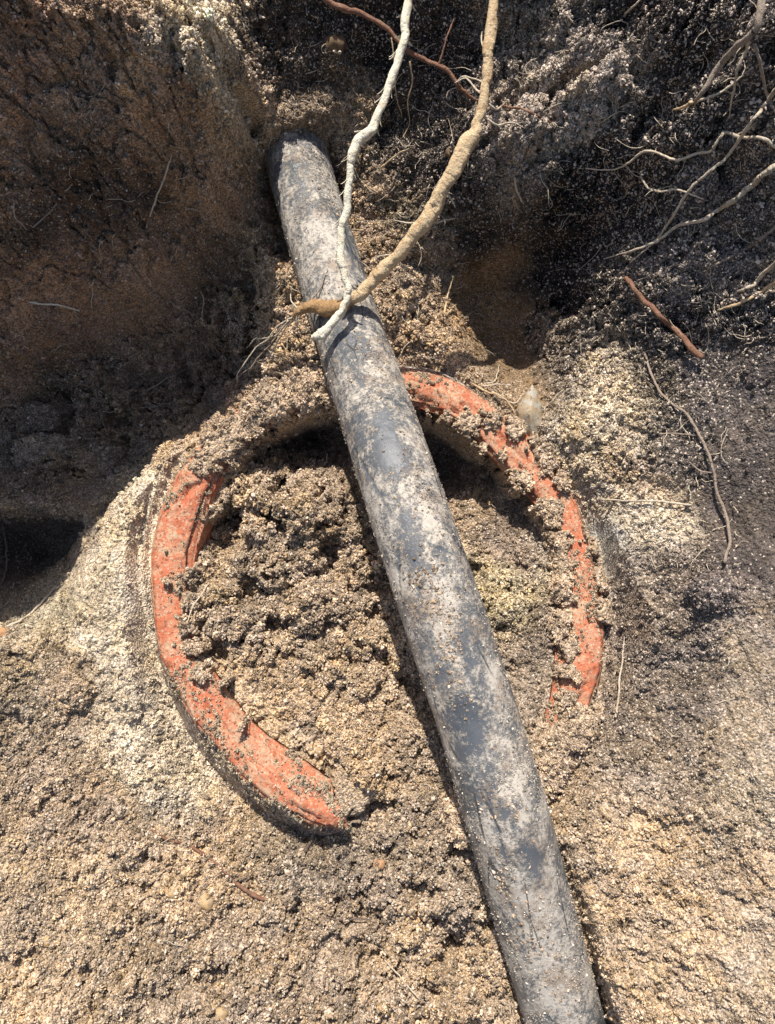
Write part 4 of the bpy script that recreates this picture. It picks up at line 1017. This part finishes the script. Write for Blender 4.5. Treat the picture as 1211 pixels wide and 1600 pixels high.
for j, (x, y, r_, mt, lb) in enumerate([
  (322,1408,13,M_och,'round ochre pebble standing alone in the sand at lower left'),
  (268,1393,12,M_och,'ochre pebble just left of the brightest round one'),
  (592,1352,9,M_rust,'small orange pebble in the sand left of the lower black pipe'),
  (598,1312,7,M_och,'tiny ochre pebble right of the broken clay end'),
  (188,1478,10,M_och,'ochre pebble in the sand near the left bottom'),
  (322,1498,6,M_rust,'tiny rusty pebble below the round ochre ones'),
  (345,1585,11,M_och,'tan pebble at the bottom edge of the photo'),
  (925,1392,10,M_och,'yellow pebble beside the right side of the lower black pipe'),
  (4,992,11,M_rust,'rusty orange stone at the left edge below the pale root'),
  (75,1470,9,M_och,'dull ochre pebble nearest the left bottom corner'),
  (193,1562,8,M_rust,'small rusty pebble near the bottom edge at left'),
  (525,68,15,M_brownst,'round brown stone set in the dark bank left of the cream root'),
  (705,238,9,M_brownst,'small brown stone set in the dark bank behind the tan root')]):
    lump('pebble', x, y, r_, mt, lb, 'pebble', seed=j, sink=.6, amp=.3, group='pebbles in the pit')
def shard():
    D = surf(832, 668) - .004
    pts = [((832,600),-.004),((846,628),-.002),((850,668),0.0),((838,700),.004),((812,676),.002),((806,640),0.0)]
    vs = [cpt(p[0][0], p[0][1], D - .000 + p[1]) for p in pts]
    cen = cpt(828, 648, D - .012)
    vs2 = [v + np.array((.006, -.006, -.028)) for v in vs]
    bm = bmesh.new()
    a = [bm.verts.new(v) for v in W(np.array(vs))]; c_ = bm.verts.new(W(cen[None])[0]); bk = [bm.verts.new(v) for v in W(np.array(vs2))]
    for i in range(6):
        j = (i + 1) % 6
        bm.faces.new((a[i], a[j], c_)); bm.faces.new((a[j], a[i], bk[i], bk[j]))
    bm.faces.new(bk[::-1])
    bmesh.ops.recalc_face_normals(bm, faces=bm.faces)
    bmesh.ops.triangulate(bm, faces=bm.faces)
    bmesh.ops.subdivide_edges(bm, edges=bm.edges, cuts=4, use_grid_fill=True)
    bmesh.ops.triangulate(bm, faces=bm.faces)
    v = np.array([x.co[:] for x in bm.verts]); bm.verts.index_update(); f = np.array([[q.index for q in p.verts] for p in bm.faces]); bm.free()
    v += (fbm(v[:, 0:1] / .008, v[:, 1:2] / .008 + v[:, 2:3] / .01, 931, 4) * .0030)
    o = mesh_obj('pointed_stone', v, f, M_shard, smooth=True)
    setp(o, 'pointed grey stone standing behind the right side of the clay rim', 'stone')
shard()
for j, (x, y, r_, c_, lb) in enumerate([(1122,925,34,(.17,.135,.12),'round dark clod at the foot of the smooth right bank'),
    (70,708,34,(.33,.25,.17),'large rounded clod in the shaded hollow at left'),(165,712,24,(.3,.225,.15),'smaller clod right of the large rounded one in the shaded hollow'),(60,655,22,(.22,.165,.12),'dark clod above the large rounded one in the shaded hollow'),
    (108,1082,30,(.40,.29,.19),'round tan clod on the sand left of the clay pipe')]):
    o = lump('soil_clod', x, y, r_, M_soil, lb, 'clod', seed=20 + j, sink=.5, amp=.34, sq=(1.1, .9, .7), attrs=True)
    at2 = o.data.attributes['soil']; n_ = len(o.data.vertices)
    at2.data.foreach_set('color', np.tile(np.array((*c_, .2), np.float32), n_))

cc = {20: (.17, .135, .12), 21: (.33, .25, .17), 22: (.3, .225, .15), 23: (.22, .165, .12), 24: (.42, .31, .2)}
cp_ = np.vstack(CLOD_P) + rng.normal(0, .0008, (sum(c[1] for c in CLOD_C), 3))
ccol = np.vstack([np.tile(np.array(cc[c[0]]), (c[1], 1)) for c in CLOD_C]) * rng.uniform(.6, 1.4, (len(cp_), 1))
scatter('crumbs_on_clods', W(cp_), .0005 + .0018 * rng.random(len(cp_)) ** 3, ccol, np.full(len(cp_), .15), rng.integers(0, 10, len(cp_)), 'loose crumbs stuck on the clods')
for o in bpy.data.objects:
    if '_base' in o: del o['_base']
